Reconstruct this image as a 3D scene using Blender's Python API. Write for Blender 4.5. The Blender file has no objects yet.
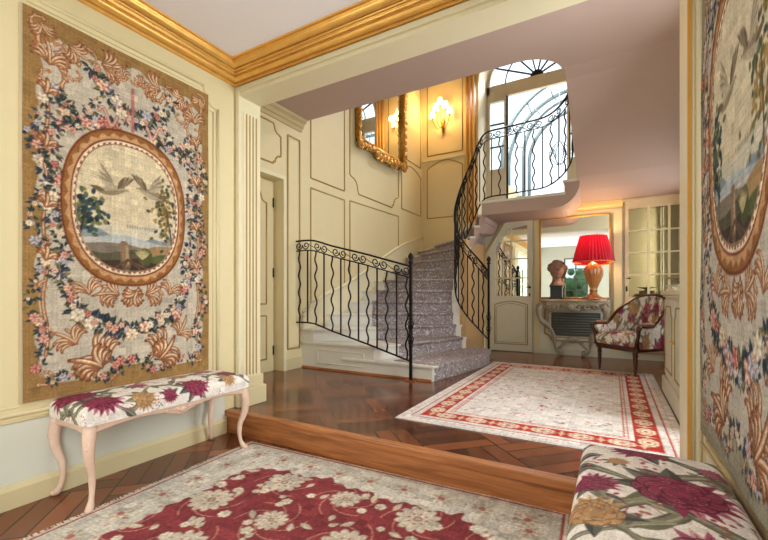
import bpy, math, random
import numpy as np
from mathutils import Matrix, Vector
PI = math.pi
sc = bpy.context.scene
COL = sc.collection
random.seed(7); rng = np.random.default_rng(7)

# ------------------------------------------------------------------ camera, world, lights, exposure
cd = bpy.data.cameras.new('camera'); cam = bpy.data.objects.new('camera', cd); COL.objects.link(cam)
cam.location = (0, 0, 1.15); cam.rotation_euler = (PI/2, 0, math.radians(29.65))
cd.sensor_width = 36; cd.lens = 36*401/768; cd.shift_y = 26/768; cd.clip_start = 0.02; cd.clip_end = 200
sc.camera = cam
sc.view_settings.view_transform = 'Standard'; sc.view_settings.look = 'None'; sc.view_settings.gamma = 1
sc.view_settings.use_curve_mapping = False
sc.view_settings.exposure = 0.1
try:
    sc.cycles.use_denoising = True; sc.cycles.max_bounces = 10; sc.cycles.diffuse_bounces = 5
    sc.cycles.transparent_max_bounces = 12; sc.cycles.sample_clamp_indirect = 6; sc.cycles.caustics_reflective = False; sc.cycles.caustics_refractive = False
except Exception: pass
w = bpy.data.worlds.new('sky'); sc.world = w; w.use_nodes = True
bg = w.node_tree.nodes['Background']; bg.inputs[0].default_value = (0.82, 0.91, 1.0, 1); bg.inputs[1].default_value = 1.7

def area(name, loc, rot, sx, sy, power, col):
    l = bpy.data.lights.new(name, 'AREA'); l.shape = 'RECTANGLE'; l.size = sx; l.size_y = sy; l.energy = power; l.color = col
    o = bpy.data.objects.new(name, l); o.location = loc; o.rotation_euler = rot; COL.objects.link(o); return o
def point(name, loc, power, col, rad=.04, parent=None):
    l = bpy.data.lights.new(name, 'POINT'); l.energy = power; l.color = col; l.shadow_soft_size = rad
    o = bpy.data.objects.new(name, l); o.location = loc; COL.objects.link(o)
    if parent: o.parent = parent
    return o
# added fill outside the made-up entry and hall windows; daylight over the stair window
area('fill_entry_left', (-3.25, -1.1, 1.55), (PI/2, 0, -PI/2), 2.2, 2.4, 140, (1.0, .95, .90))
area('fill_entry_right', (.75, -1.1, 1.55), (PI/2, 0, PI/2), 2.2, 2.4, 165, (1.0, .95, .88))
area('fill_hall', (1.35, 3.05, 2.15), (PI/2, 0, PI/2), .62, 2.2, 145, (1.0, .96, .93))
area('fill_hall_side', (1.5, 6.2, 1.75), (PI/2, 0, PI/2), 1.1, 1.9, 42, (1.0, .93, .86))
area('daylight_stair', (-1.3, 9.0, 7.3), (math.radians(-38), 0, 0), 2.2, 1.6, 900, (1.0, .98, .94))

# ------------------------------------------------------------------ materials
def lin(c):
    return tuple(((x/255)/12.92 if x/255 <= .04045 else ((x/255+.055)/1.055)**2.4) for x in c)
def mat(name, rgb, rough=.55, metal=0, noise=.06, scale=8, bump=0, bscale=60, coat=0, emit=None, estr=0, trans=0, sub=0, spec=.5):
    m = bpy.data.materials.new(name); m.use_nodes = True; nt = m.node_tree; N = nt.nodes; L = nt.links
    b = N['Principled BSDF']; c = lin(rgb)
    b.inputs['Roughness'].default_value = rough; b.inputs['Metallic'].default_value = metal
    b.inputs['Coat Weight'].default_value = coat; b.inputs['Specular IOR Level'].default_value = spec
    tc = N.new('ShaderNodeTexCoord'); nz = N.new('ShaderNodeTexNoise'); nz.inputs['Scale'].default_value = scale; nz.inputs['Detail'].default_value = 4
    L.new(tc.outputs['Object'], nz.inputs['Vector'])
    mx = N.new('ShaderNodeMix'); mx.data_type = 'RGBA'
    mx.inputs[6].default_value = tuple(x*(1-noise) for x in c)+(1,); mx.inputs[7].default_value = tuple(min(1, x*(1+noise)) for x in c)+(1,)
    L.new(nz.outputs['Fac'], mx.inputs[0]); L.new(mx.outputs[2], b.inputs['Base Color'])
    if bump:
        n2 = N.new('ShaderNodeTexNoise'); n2.inputs['Scale'].default_value = bscale; L.new(tc.outputs['Object'], n2.inputs['Vector'])
        bp = N.new('ShaderNodeBump'); bp.inputs['Strength'].default_value = bump; bp.inputs['Distance'].default_value = .01
        L.new(n2.outputs['Fac'], bp.inputs['Height']); L.new(bp.outputs['Normal'], b.inputs['Normal'])
    if emit: b.inputs['Emission Color'].default_value = lin(emit)+(1,); b.inputs['Emission Strength'].default_value = estr
    if trans: b.inputs['Transmission Weight'].default_value = trans
    return m
def attr_mat(name, rough=.9, bump=.25, bscale=260, sheen=.2):
    m = bpy.data.materials.new(name); m.use_nodes = True; nt = m.node_tree; N = nt.nodes; L = nt.links
    b = N['Principled BSDF']; b.inputs['Roughness'].default_value = rough; b.inputs['Specular IOR Level'].default_value = .2
    a = N.new('ShaderNodeAttribute'); a.attribute_name = 'weave'
    tc = N.new('ShaderNodeTexCoord'); n2 = N.new('ShaderNodeTexNoise'); n2.inputs['Scale'].default_value = bscale; L.new(tc.outputs['Object'], n2.inputs['Vector'])
    mx = N.new('ShaderNodeMix'); mx.data_type = 'RGBA'; mx.blend_type = 'MULTIPLY'; mx.inputs[0].default_value = .35
    L.new(a.outputs['Color'], mx.inputs[6]); L.new(n2.outputs['Color'], mx.inputs[7])
    hs = N.new('ShaderNodeMix'); hs.data_type = 'RGBA'; hs.inputs[0].default_value = 0.35
    L.new(a.outputs['Color'], b.inputs['Base Color'])
    bp = N.new('ShaderNodeBump'); bp.inputs['Strength'].default_value = bump; bp.inputs['Distance'].default_value = .004
    L.new(n2.outputs['Fac'], bp.inputs['Height']); L.new(bp.outputs['Normal'], b.inputs['Normal'])
    return m
def mirror_mat(name, tint=(235, 235, 230)):
    m = mat(name, tint, rough=.015, metal=1, noise=.01); return m
def glass_mat(name):
    m = bpy.data.materials.new(name); m.use_nodes = True; nt = m.node_tree; N = nt.nodes; L = nt.links
    out = N['Material Output']; N.remove(N['Principled BSDF'])
    t = N.new('ShaderNodeBsdfTransparent'); t.inputs[0].default_value = (.93, .97, .97, 1)
    g = N.new('ShaderNodeBsdfGlossy'); g.inputs['Roughness'].default_value = .02
    mx = N.new('ShaderNodeMixShader'); mx.inputs[0].default_value = .06
    L.new(t.outputs[0], mx.inputs[1]); L.new(g.outputs[0], mx.inputs[2]); L.new(mx.outputs[0], out.inputs[0]); return m
def parquet_mat(name, dark, light, cell=.98, plank=.115, rough=.22, frame=.1):
    m = bpy.data.materials.new(name); m.use_nodes = True; nt = m.node_tree; N = nt.nodes; L = nt.links
    b = N['Principled BSDF']; b.inputs['Roughness'].default_value = rough; b.inputs['Specular IOR Level'].default_value = .55
    tc = N.new('ShaderNodeTexCoord'); sp = N.new('ShaderNodeSeparateXYZ'); L.new(tc.outputs['Object'], sp.inputs[0])
    def mth(op, a, b_=None, c_=None):
        n = N.new('ShaderNodeMath'); n.operation = op
        for i, v in enumerate((a, b_, c_)):
            if v is None: continue
            if isinstance(v, (int, float)): n.inputs[i].default_value = v
            else: L.new(v, n.inputs[i])
        return n.outputs[0]
    x, y = sp.outputs[0], sp.outputs[1]
    d1 = mth('MULTIPLY', mth('ADD', x, y), .70711); d2 = mth('MULTIPLY', mth('SUBTRACT', x, y), .70711)
    # basket of diagonal boards: checker of big diagonal squares, boards run one way or the other
    W = plank*4
    i1 = mth('FLOOR', mth('DIVIDE', d1, W)); i2 = mth('FLOOR', mth('DIVIDE', d2, W))
    par = mth('FLOORED_MODULO', mth('ADD', i1, i2), 2.0)
    inv = mth('SUBTRACT', 1.0, par)
    u = mth('ADD', mth('MULTIPLY', d1, par), mth('MULTIPLY', d2, inv))     # across the boards
    v = mth('ADD', mth('MULTIPLY', d2, par), mth('MULTIPLY', d1, inv))
    pu = mth('DIVIDE', u, plank); fu = mth('FRACT', pu); iu = mth('FLOOR', pu); iv = mth('FLOOR', mth('DIVIDE', v, W))
    gap = mth('MINIMUM', fu, mth('SUBTRACT', 1.0, fu))
    fv = mth('FRACT', mth('DIVIDE', v, W)); gv = mth('MULTIPLY', mth('MINIMUM', fv, mth('SUBTRACT', 1.0, fv)), 4.0)
    g = mth('MINIMUM', gap, gv)
    gl = mth('LESS_THAN', g, .042)
    cb = N.new('ShaderNodeCombineXYZ'); L.new(iu, cb.inputs[0]); L.new(iv, cb.inputs[1]); L.new(par, cb.inputs[2])
    wn = N.new('ShaderNodeTexWhiteNoise'); L.new(cb.outputs[0], wn.inputs['Vector'])
    cg = N.new('ShaderNodeCombineXYZ'); L.new(mth('MULTIPLY', u, 38.0), cg.inputs[0]); L.new(mth('MULTIPLY', v, 3.0), cg.inputs[1]); L.new(wn.outputs['Value'], cg.inputs[2])
    gr = N.new('ShaderNodeTexNoise'); gr.inputs['Scale'].default_value = 1.0; gr.inputs['Detail'].default_value = 5; L.new(cg.outputs[0], gr.inputs['Vector'])
    f = mth('ADD', mth('MULTIPLY', wn.outputs['Value'], .85), mth('MULTIPLY', gr.outputs['Fac'], .3))
    r = N.new('ShaderNodeMix'); r.data_type = 'RGBA'; r.inputs[6].default_value = lin(dark)+(1,); r.inputs[7].default_value = lin(light)+(1,); L.new(f, r.inputs[0])
    r2 = N.new('ShaderNodeMix'); r2.data_type = 'RGBA'; r2.inputs[7].default_value = (.012, .006, .004, 1); L.new(r.outputs[2], r2.inputs[6]); L.new(gl, r2.inputs[0])
    L.new(r2.outputs[2], b.inputs['Base Color'])
    bp = N.new('ShaderNodeBump'); bp.inputs['Strength'].default_value = .12; bp.inputs['Distance'].default_value = .004
    L.new(mth('ADD', mth('MULTIPLY', gr.outputs['Fac'], .5), mth('MULTIPLY', gl, -1.0)), bp.inputs['Height']); L.new(bp.outputs['Normal'], b.inputs['Normal'])
    return m
def wood_mat(name, dark, light, axis=0, rough=.3, scale=1.0):
    m = bpy.data.materials.new(name); m.use_nodes = True; nt = m.node_tree; N = nt.nodes; L = nt.links
    b = N['Principled BSDF']; b.inputs['Roughness'].default_value = rough
    tc = N.new('ShaderNodeTexCoord'); mp = N.new('ShaderNodeMapping'); s = [22*scale]*3; s[axis] = 1.6*scale; mp.inputs['Scale'].default_value = s
    L.new(tc.outputs['Object'], mp.inputs[0]); n = N.new('ShaderNodeTexNoise'); n.inputs['Scale'].default_value = 1.5; n.inputs['Detail'].default_value = 6; n.inputs['Distortion'].default_value = .8
    L.new(mp.outputs[0], n.inputs['Vector']); cr = N.new('ShaderNodeValToRGB')
    cr.color_ramp.elements[0].position = .3; cr.color_ramp.elements[1].position = .72
    cr.color_ramp.elements[0].color = lin(dark)+(1,); cr.color_ramp.elements[1].color = lin(light)+(1,)
    L.new(n.outputs['Fac'], cr.inputs[0]); L.new(cr.outputs[0], b.inputs['Base Color']); return m
def carpet_mat(name):
    m = bpy.data.materials.new(name); m.use_nodes = True; nt = m.node_tree; N = nt.nodes; L = nt.links
    b = N['Principled BSDF']; b.inputs['Roughness'].default_value = .95; b.inputs['Specular IOR Level'].default_value = .1
    tc = N.new('ShaderNodeTexCoord'); n = N.new('ShaderNodeTexNoise'); n.inputs['Scale'].default_value = 8; n.inputs['Detail'].default_value = 0.5; n.inputs['Distortion'].default_value = 1.6
    L.new(tc.outputs['Object'], n.inputs['Vector'])
    mu = N.new('ShaderNodeMath'); mu.operation = 'MULTIPLY'; mu.inputs[1].default_value = 5.5; L.new(n.outputs['Fac'], mu.inputs[0])
    fr = N.new('ShaderNodeMath'); fr.operation = 'FRACT'; L.new(mu.outputs[0], fr.inputs[0])
    cr = N.new('ShaderNodeValToRGB'); e = cr.color_ramp.elements
    e[0].position = 0; e[0].color = lin((140, 130, 138))+(1,); e[1].position = 1; e[1].color = lin((140, 130, 138))+(1,)
    a = e.new(.34); a.color = lin((148, 138, 144))+(1,); c = e.new(.5); c.color = lin((220, 212, 212))+(1,); d = e.new(.66); d.color = lin((148, 138, 144))+(1,)
    L.new(fr.outputs[0], cr.inputs[0]); L.new(cr.outputs[0], b.inputs['Base Color'])
    return m

CREAM = mat('cream_paint', (222, 208, 168), .5, noise=.03)
CREAM_PALE = mat('pale_cream_paint', (226, 217, 187), .45, noise=.03)
DADO = mat('pale_grey_paint', (214, 216, 206), .5, noise=.02)
BASEB = mat('baseboard_paint', (212, 199, 160), .45, noise=.03)
LINE = mat('ochre_line', (168, 138, 78), .5, noise=.1)
WHITEP = mat('white_paint', (226, 222, 206), .4, noise=.02)
GREYW = mat('grey_white_paint', (214, 213, 198), .45, noise=.03)
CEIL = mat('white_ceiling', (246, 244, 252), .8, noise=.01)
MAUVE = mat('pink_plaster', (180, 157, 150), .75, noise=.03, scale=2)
GOLD = mat('gilded_moulding', (238, 184, 98), .34, metal=.5, noise=.22, scale=12, bump=.2, bscale=24)
GOLDP = mat('gold_paint', (222, 170, 84), .4, metal=.3, noise=.15)
GILT = mat('antique_gilt', (176, 128, 58), .35, metal=.8, noise=.6, scale=35, bump=.6, bscale=45)
IRON = mat('wrought_iron', (34, 32, 36), .38, metal=.7, noise=.2)
OAK = wood_mat('oak_riser', (138, 80, 44), (196, 128, 76), 0, .35)
PARQ = parquet_mat('lower_parquet', (82, 42, 26), (158, 92, 56), rough=.28)
PARQ2 = parquet_mat('upper_parquet', (48, 24, 17), (134, 76, 48), rough=.17)
CARPET = carpet_mat('stair_carpet')
STONE = mat('pale_stone', (222, 218, 212), .35, noise=.05)
MIRR = mirror_mat('mirror_glass')
MIRR_D = mirror_mat('dark_mirror_glass', (138, 128, 106))
GLASS = glass_mat('clear_glass')
WALNUT = mat('walnut', (74, 38, 24), .28, noise=.3, scale=20)
PINKW = mat('pink_limed_wood', (226, 196, 178), .42, noise=.1, scale=30, bump=.2, bscale=60)
CONS = mat('grey_painted_wood', (158, 148, 132), .5, noise=.25, scale=25, bump=.3, bscale=50)
FAB = attr_mat('printed_fabric', .6, .12, 300)
WEAVE = attr_mat('tapestry_weave', .95, .45, 220)
PILE = attr_mat('rug_pile', .97, .5, 320)
DARK = mat('black_stone', (26, 26, 30), .35)
FRINGE = mat('fringe_cotton', (220, 212, 196), .9)

# ------------------------------------------------------------------ mesh helpers
ROOT = {}
class MB:
    def __init__(s): s.v = []; s.f = []; s.sm = []
    def add(s, vs, fs, smooth=False):
        o = len(s.v); s.v += [tuple(p) for p in vs]; s.f += [tuple(i+o for i in f) for f in fs]; s.sm += [smooth]*len(fs); return s
    def box(s, x0, x1, y0, y1, z0, z1):
        return s.add([(x0,y0,z0),(x1,y0,z0),(x1,y1,z0),(x0,y1,z0),(x0,y0,z1),(x1,y0,z1),(x1,y1,z1),(x0,y1,z1)],
            [(0,3,2,1),(4,5,6,7),(0,1,5,4),(1,2,6,5),(2,3,7,6),(3,0,4,7)])
    def prism(s, pts, z0, z1, axis='z'):       # polygon pts extruded; axis z: (x,y); y: (x,z); x: (y,z). z0/z1 scalar or list
        n = len(pts); Z0 = z0 if isinstance(z0, (list, tuple)) else [z0]*n; Z1 = z1 if isinstance(z1, (list, tuple)) else [z1]*n
        f = {'z': lambda p, h: (p[0], p[1], h), 'y': lambda p, h: (p[0], h, p[1]), 'x': lambda p, h: (h, p[0], p[1])}[axis]
        vs = [f(p, Z0[i]) for i, p in enumerate(pts)]+[f(p, Z1[i]) for i, p in enumerate(pts)]
        return s.add(vs, [tuple(range(n))[::-1], tuple(range(n, 2*n))]+[(i, (i+1) % n, (i+1) % n+n, i+n) for i in range(n)])
    def tube(s, pts, r, n=8, closed=False, flat=1.0, up=None, smooth=True, caps=True):
        P = [Vector(p) for p in pts]; m = len(P)
        if m < 2: return s
        R = r if isinstance(r, (list, tuple)) else [r]*m
        T = []
        for i in range(m):
            a = P[(i-1) % m] if (closed or i > 0) else P[i]; b = P[(i+1) % m] if (closed or i < m-1) else P[i]
            t = b-a; T.append(t.normalized() if t.length > 1e-9 else Vector((0, 0, 1)))
        ref = Vector(up) if up else (Vector((0, 0, 1)) if abs(T[0].z) < .9 else Vector((1, 0, 0)))
        u = (ref-T[0]*ref.dot(T[0])).normalized(); vs = []
        for i in range(m):
            if up:
                u2 = Vector(up)-T[i]*Vector(up).dot(T[i]); u = u2.normalized() if u2.length > .05 else (u-T[i]*u.dot(T[i])).normalized()
            else:
                u2 = u-T[i]*u.dot(T[i]); u = u2.normalized() if u2.length > 1e-6 else u
            w_ = T[i].cross(u)
            for k in range(n):
                a = 2*PI*(k+.5)/n; vs.append(P[i]+u*(math.cos(a)*R[i]*flat)+w_*(math.sin(a)*R[i]))
        fs = []
        for i in range(m if closed else m-1):
            j = (i+1) % m
            for k in range(n): fs.append((i*n+k, i*n+(k+1) % n, j*n+(k+1) % n, j*n+k))
        if not closed and caps: fs.append(tuple(range(n))[::-1]); fs.append(tuple((m-1)*n+k for k in range(n)))
        return s.add(vs, fs, smooth and n > 4)
    def lathe(s, prof, c=(0,0,0), n=24, flute=0, amp=0, sx=1, sy=1, caps=True):   # prof: (r,z)
        vs = []
        for r, z in prof:
            for k in range(n):
                a = 2*PI*k/n; rr = r*(1+amp*math.cos(flute*a)) if flute else r
                vs.append((c[0]+rr*math.cos(a)*sx, c[1]+rr*math.sin(a)*sy, c[2]+z))
        m = len(prof); fs = [(i*n+k, i*n+(k+1) % n, (i+1)*n+(k+1) % n, (i+1)*n+k) for i in range(m-1) for k in range(n)]
        if caps: fs += [tuple(range(n))[::-1], tuple((m-1)*n+k for k in range(n))]
        return s.add(vs, fs, True)
    def ball(s, c, r, n=12, m=8):
        rx, ry, rz = r if isinstance(r, (list, tuple)) else (r, r, r); vs = []; 
        for i in range(1, m):
            t = PI*i/m
            for k in range(n): a = 2*PI*k/n; vs.append((c[0]+rx*math.sin(t)*math.cos(a), c[1]+ry*math.sin(t)*math.sin(a), c[2]+rz*math.cos(t)))
        vs += [(c[0], c[1], c[2]+rz), (c[0], c[1], c[2]-rz)]; o = (m-1)*n
        fs = [(i*n+k, (i+1)*n+k, (i+1)*n+(k+1) % n, i*n+(k+1) % n) for i in range(m-2) for k in range(n)]
        fs += [(o, k, (k+1) % n) for k in range(n)]+[(o+1, (m-2)*n+(k+1) % n, (m-2)*n+k) for k in range(n)]
        return s.add(vs, fs, True)
    def sweep(s, prof, path, outv, closed=False):   # prof: (out,z) swept horizontally; outv per path point = outward 2D
        n = len(prof); vs = []
        for (x, y), (ox, oy) in zip(path, outv):
            for a, z in prof: vs.append((x+ox*a, y+oy*a, z))
        fs = [(i*n+k, i*n+(k+1) % n, (i+1)*n+(k+1) % n, (i+1)*n+k) for i in range(len(path)-1) for k in range(n)]
        fs += [tuple(range(n)), tuple((len(path)-1)*n+k for k in range(n))[::-1]]
        return s.add(vs, fs)
    def build(s, name, m, parent=None, world=True, bevel=0, kind=None):
        me = bpy.data.meshes.new(name); V = s.v
        if parent is not None and world and root_of(parent) in ROOT:
            M = ROOT[root_of(parent)].inverted(); V = [M @ Vector(p) for p in V]
        me.from_pydata([tuple(p) for p in V], [], s.f); me.update()
        me.polygons.foreach_set('use_smooth', s.sm)
        me.materials.append(m)
        import bmesh
        b = bmesh.new(); b.from_mesh(me); bmesh.ops.recalc_face_normals(b, faces=b.faces); b.to_mesh(me); b.free()
        o = bpy.data.objects.new(name, me); COL.objects.link(o)
        if parent is not None: o.parent = parent
        if bevel:
            md = o.modifiers.new('bevel', 'BEVEL'); md.width = bevel; md.segments = 2; md.limit_method = 'ANGLE'
        if kind: o['kind'] = kind
        return o
def root_of(o):
    while o.parent: o = o.parent
    return o
def thing(name, label, cat, loc=(0,0,0), rz=0, group=None, kind=None):
    o = bpy.data.objects.new(name, None); COL.objects.link(o); o.location = loc; o.rotation_euler = (0, 0, rz); o.empty_display_size = .1
    ROOT[o] = Matrix.Translation(loc) @ Matrix.Rotation(rz, 4, 'Z')
    if kind: o['kind'] = kind
    else:
        o['label'] = label; o['category'] = cat
    if group: o['group'] = group
    return o
def tag(o, label, cat, group=None):
    o['label'] = label; o['category'] = cat
    if group: o['group'] = group
    return o
def grid_obj(name, P, C, m, parent=None, world=True, close=None):   # P: (a,b,3), C: (a,b,3) srgb 0-1
    a, b = P.shape[:2]; V = P.reshape(-1, 3)
    if parent is not None and world and root_of(parent) in ROOT:
        M = np.array(ROOT[root_of(parent)].inverted()); V = V @ M[:3, :3].T + M[:3, 3]
    i = np.arange(a*b).reshape(a, b); F = np.stack([i[:-1, :-1], i[1:, :-1], i[1:, 1:], i[:-1, 1:]], -1).reshape(-1, 4)
    me = bpy.data.meshes.new(name); me.vertices.add(len(V)); me.vertices.foreach_set('co', V.astype(np.float32).ravel())
    me.loops.add(F.size); me.loops.foreach_set('vertex_index', F.astype(np.int32).ravel())
    me.polygons.add(len(F)); me.polygons.foreach_set('loop_start', np.arange(0, F.size, 4, dtype=np.int32))
    me.polygons.foreach_set('use_smooth', np.ones(len(F), bool)); me.update(calc_edges=True)
    c = np.clip(C.reshape(-1, 3), 0, 1); c = np.where(c <= .04045, c/12.92, ((c+.055)/1.055)**2.4)
    at = me.color_attributes.new('weave', 'FLOAT_COLOR', 'POINT'); at.data.foreach_set('color', np.concatenate([c, np.ones((len(c), 1))], 1).astype(np.float32).ravel())
    me.materials.append(m); o = bpy.data.objects.new(name, me); COL.objects.link(o)
    if parent is not None: o.parent = parent
    return o

# ------------------------------------------------------------------ painting of woven patterns (flat dye colours)
class Canvas:
    def __init__(s, W, H, step, base):
        s.step = step; s.nx = int(W/step)+1; s.ny = int(H/step)+1; s.W = W; s.H = H
        s.u = np.linspace(0, W, s.nx); s.w = np.linspace(0, H, s.ny)
        s.U, s.V = np.meshgrid(s.u, s.w, indexing='ij'); s.c = np.ones((s.nx, s.ny, 3))*np.array(base)/255
    def win(s, x, y, r):
        i0 = max(0, int((x-r)/s.W*(s.nx-1))); i1 = min(s.nx, int((x+r)/s.W*(s.nx-1))+2); j0 = max(0, int((y-r)/s.H*(s.ny-1))); j1 = min(s.ny, int((y+r)/s.H*(s.ny-1))+2)
        return slice(i0, max(i0, i1)), slice(j0, max(j0, j1))
    def blend(s, sl, mask, col, a=1):
        m = np.clip(mask, 0, 1)[..., None]*a; s.c[sl] = s.c[sl]*(1-m)+np.array(col)/255*m
    def ell(s, x, y, rx, ry, col, rot=0, a=1, soft=1.0):
        R = max(rx, ry)+s.step*2; sl = s.win(x, y, R); U = s.U[sl]-x; V = s.V[sl]-y
        if U.size == 0: return
        cu, su = math.cos(rot), math.sin(rot); p = (U*cu+V*su)/max(rx, 1e-4); q = (-U*su+V*cu)/max(ry, 1e-4)
        d = (np.sqrt(p*p+q*q)-1)*min(rx, ry)/s.step; s.blend(sl, .5-d/soft, col, a)
    def leaf(s, x, y, L, W, rot, col, col2=None):
        sl = s.win(x, y, L*1.1); U = s.U[sl]-x; V = s.V[sl]-y
        if U.size == 0: return
        cu, su = math.cos(rot), math.sin(rot); p = (U*cu+V*su)/L; q = (-U*su+V*cu)/W
        t = np.clip(p, 0, 1); prof = np.sin(PI*t**.8); d = (np.abs(q)-prof*.5)*W/s.step
        inside = (p > 0) & (p < 1); s.blend(sl, np.where(inside, .5-d, 0), col)
        if col2 is not None: s.blend(sl, np.where(inside & (q > 0), .5-d, 0), col2, .8)
    def line(s, pts, w, col, a=1):
        n = len(pts)
        for i in range(n-1):
            (x0, y0), (x1, y1) = pts[i], pts[i+1]; w0 = w[i] if hasattr(w, '__len__') else w
            cx, cy = (x0+x1)/2, (y0+y1)/2; L = math.hypot(x1-x0, y1-y0); sl = s.win(cx, cy, L/2+w0+s.step*2); U = s.U[sl]; V = s.V[sl]
            if U.size == 0: continue
            t = np.clip(((U-x0)*(x1-x0)+(V-y0)*(y1-y0))/(L*L+1e-12), 0, 1); d = np.hypot(U-x0-t*(x1-x0), V-y0-t*(y1-y0))
            s.blend(sl, .5-(d-w0/2)/s.step, col, a)
    def flower(s, x, y, r, pal, n=None):
        n = n or random.choice((5, 6, 7)); a0 = random.random()*6
        s.ell(x, y, r, r*.95, pal[0])
        for k in range(n):
            a = a0+2*PI*k/n; s.ell(x+math.cos(a)*r*.62, y+math.sin(a)*r*.62, r*.42, r*.34, pal[1], a)
            s.ell(x+math.cos(a)*r*.72, y+math.sin(a)*r*.72, r*.24, r*.18, pal[2], a)
        for k in range(n):
            a = a0+.5+2*PI*k/n; s.ell(x+math.cos(a)*r*.3, y+math.sin(a)*r*.3, r*.24, r*.2, pal[2] if k % 2 else pal[1], a)
        s.ell(x, y, r*.18, r*.18, pal[0])
    def garland(s, pts, r, pals, leafs, dens=1.0, spread=1.2):
        r = r*.92; dens = dens*1.5
        for (x, y) in pts:
            for k in range(int(4*dens)+1):
                a = random.random()*2*PI; c1, c2 = random.choice(leafs)
                s.leaf(x+math.cos(a)*r*.5, y+math.sin(a)*r*.5, r*random.uniform(.7, 1.25)*spread, r*.5, a+random.uniform(-.6, .6), c1, c2)
        for (x, y) in pts:
            for q in range(2):
                if random.random() < .72: s.flower(x+random.uniform(-.7, .7)*r, y+random.uniform(-.7, .7)*r, r*random.choice((.3, .45, .6, .95)), random.choice(pals))
    def scroll(s, x, y, r, a0, turns, cols, w, flip=1, acanthus=True):
        pts = []; N = max(10, int(abs(turns)*18)); 
        for i in range(N+1):
            t = i/N; rr = r*(1-.78*t); a = a0+flip*turns*2*PI*t; pts.append((x+rr*math.cos(a), y+rr*math.sin(a)))
        ws = [w*(1.1-.6*i/N) for i in range(N+1)]
        s.line(pts, [q*1.5 for q in ws], cols[0]); s.line(pts, ws, cols[1]); s.line([(p[0]+w*.15, p[1]+w*.15) for p in pts], [q*.35 for q in ws], cols[2])
        if acanthus:
            for i in range(0, N-3, 2):
                (x0, y0), (x1, y1) = pts[i], pts[i+1]; t = math.atan2(y1-y0, x1-x0); k = (1-i/N)**.7; L = r*.34*k+w*.9
                for cc, q, ww in ((cols[0], 1.0, 1.0), (cols[1], .86, .74), (cols[2], .62, .28)): s.leaf(x0, y0, L*q, L*.62*ww, t-flip*.75, cc)
        s.ell(*pts[-1], w*.9, w*.9, cols[1])
    def frond(s, x, y, r, d, cols, n=5, w=None, curl=1.0):
        w = w or r*.085; n = n+2
        for q in sorted(range(n), key=lambda q: -abs(q-(n-1)/2)):
            o = q-(n-1)/2; L = r*(1.12-.13*abs(o)); pts = []; a = d+o*.26; px, py = x, y
            for k in range(15):
                pts.append((px, py)); a += (math.copysign(.03+.35*(k/14)**2, o) if abs(o) > .2 else .04)*curl; px += math.cos(a)*L/13; py += math.sin(a)*L/13
            ws = [w*(.35+1.0*math.sin(PI*min(1, .1+k/17))) for k in range(15)]
            s.line(pts, [v*1.5 for v in ws], cols[0]); s.line(pts, [v*.95 for v in ws], cols[1]); s.line([(a_+w*.15, b_+w*.2) for a_, b_ in pts[1:12]], [v*.45 for v in ws[1:12]], cols[2]); s.ell(*pts[-1], w*.55, w*.55, cols[0])
    def grain(s, amt=.03, streak=0):
        n = rng.normal(0, amt, (s.nx, s.ny, 1))
        if streak: n = n+rng.normal(0, streak, (1, s.ny, 1))+rng.normal(0, streak, (s.nx, 1, 1))
        k = rng.normal(0, amt*1.5, (s.nx//8+2, s.ny//8+2)); k = np.kron(k, np.ones((8, 8)))[:s.nx, :s.ny, None]
        s.c = np.clip(s.c*(1+n+k*.5), 0, 1)

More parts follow.
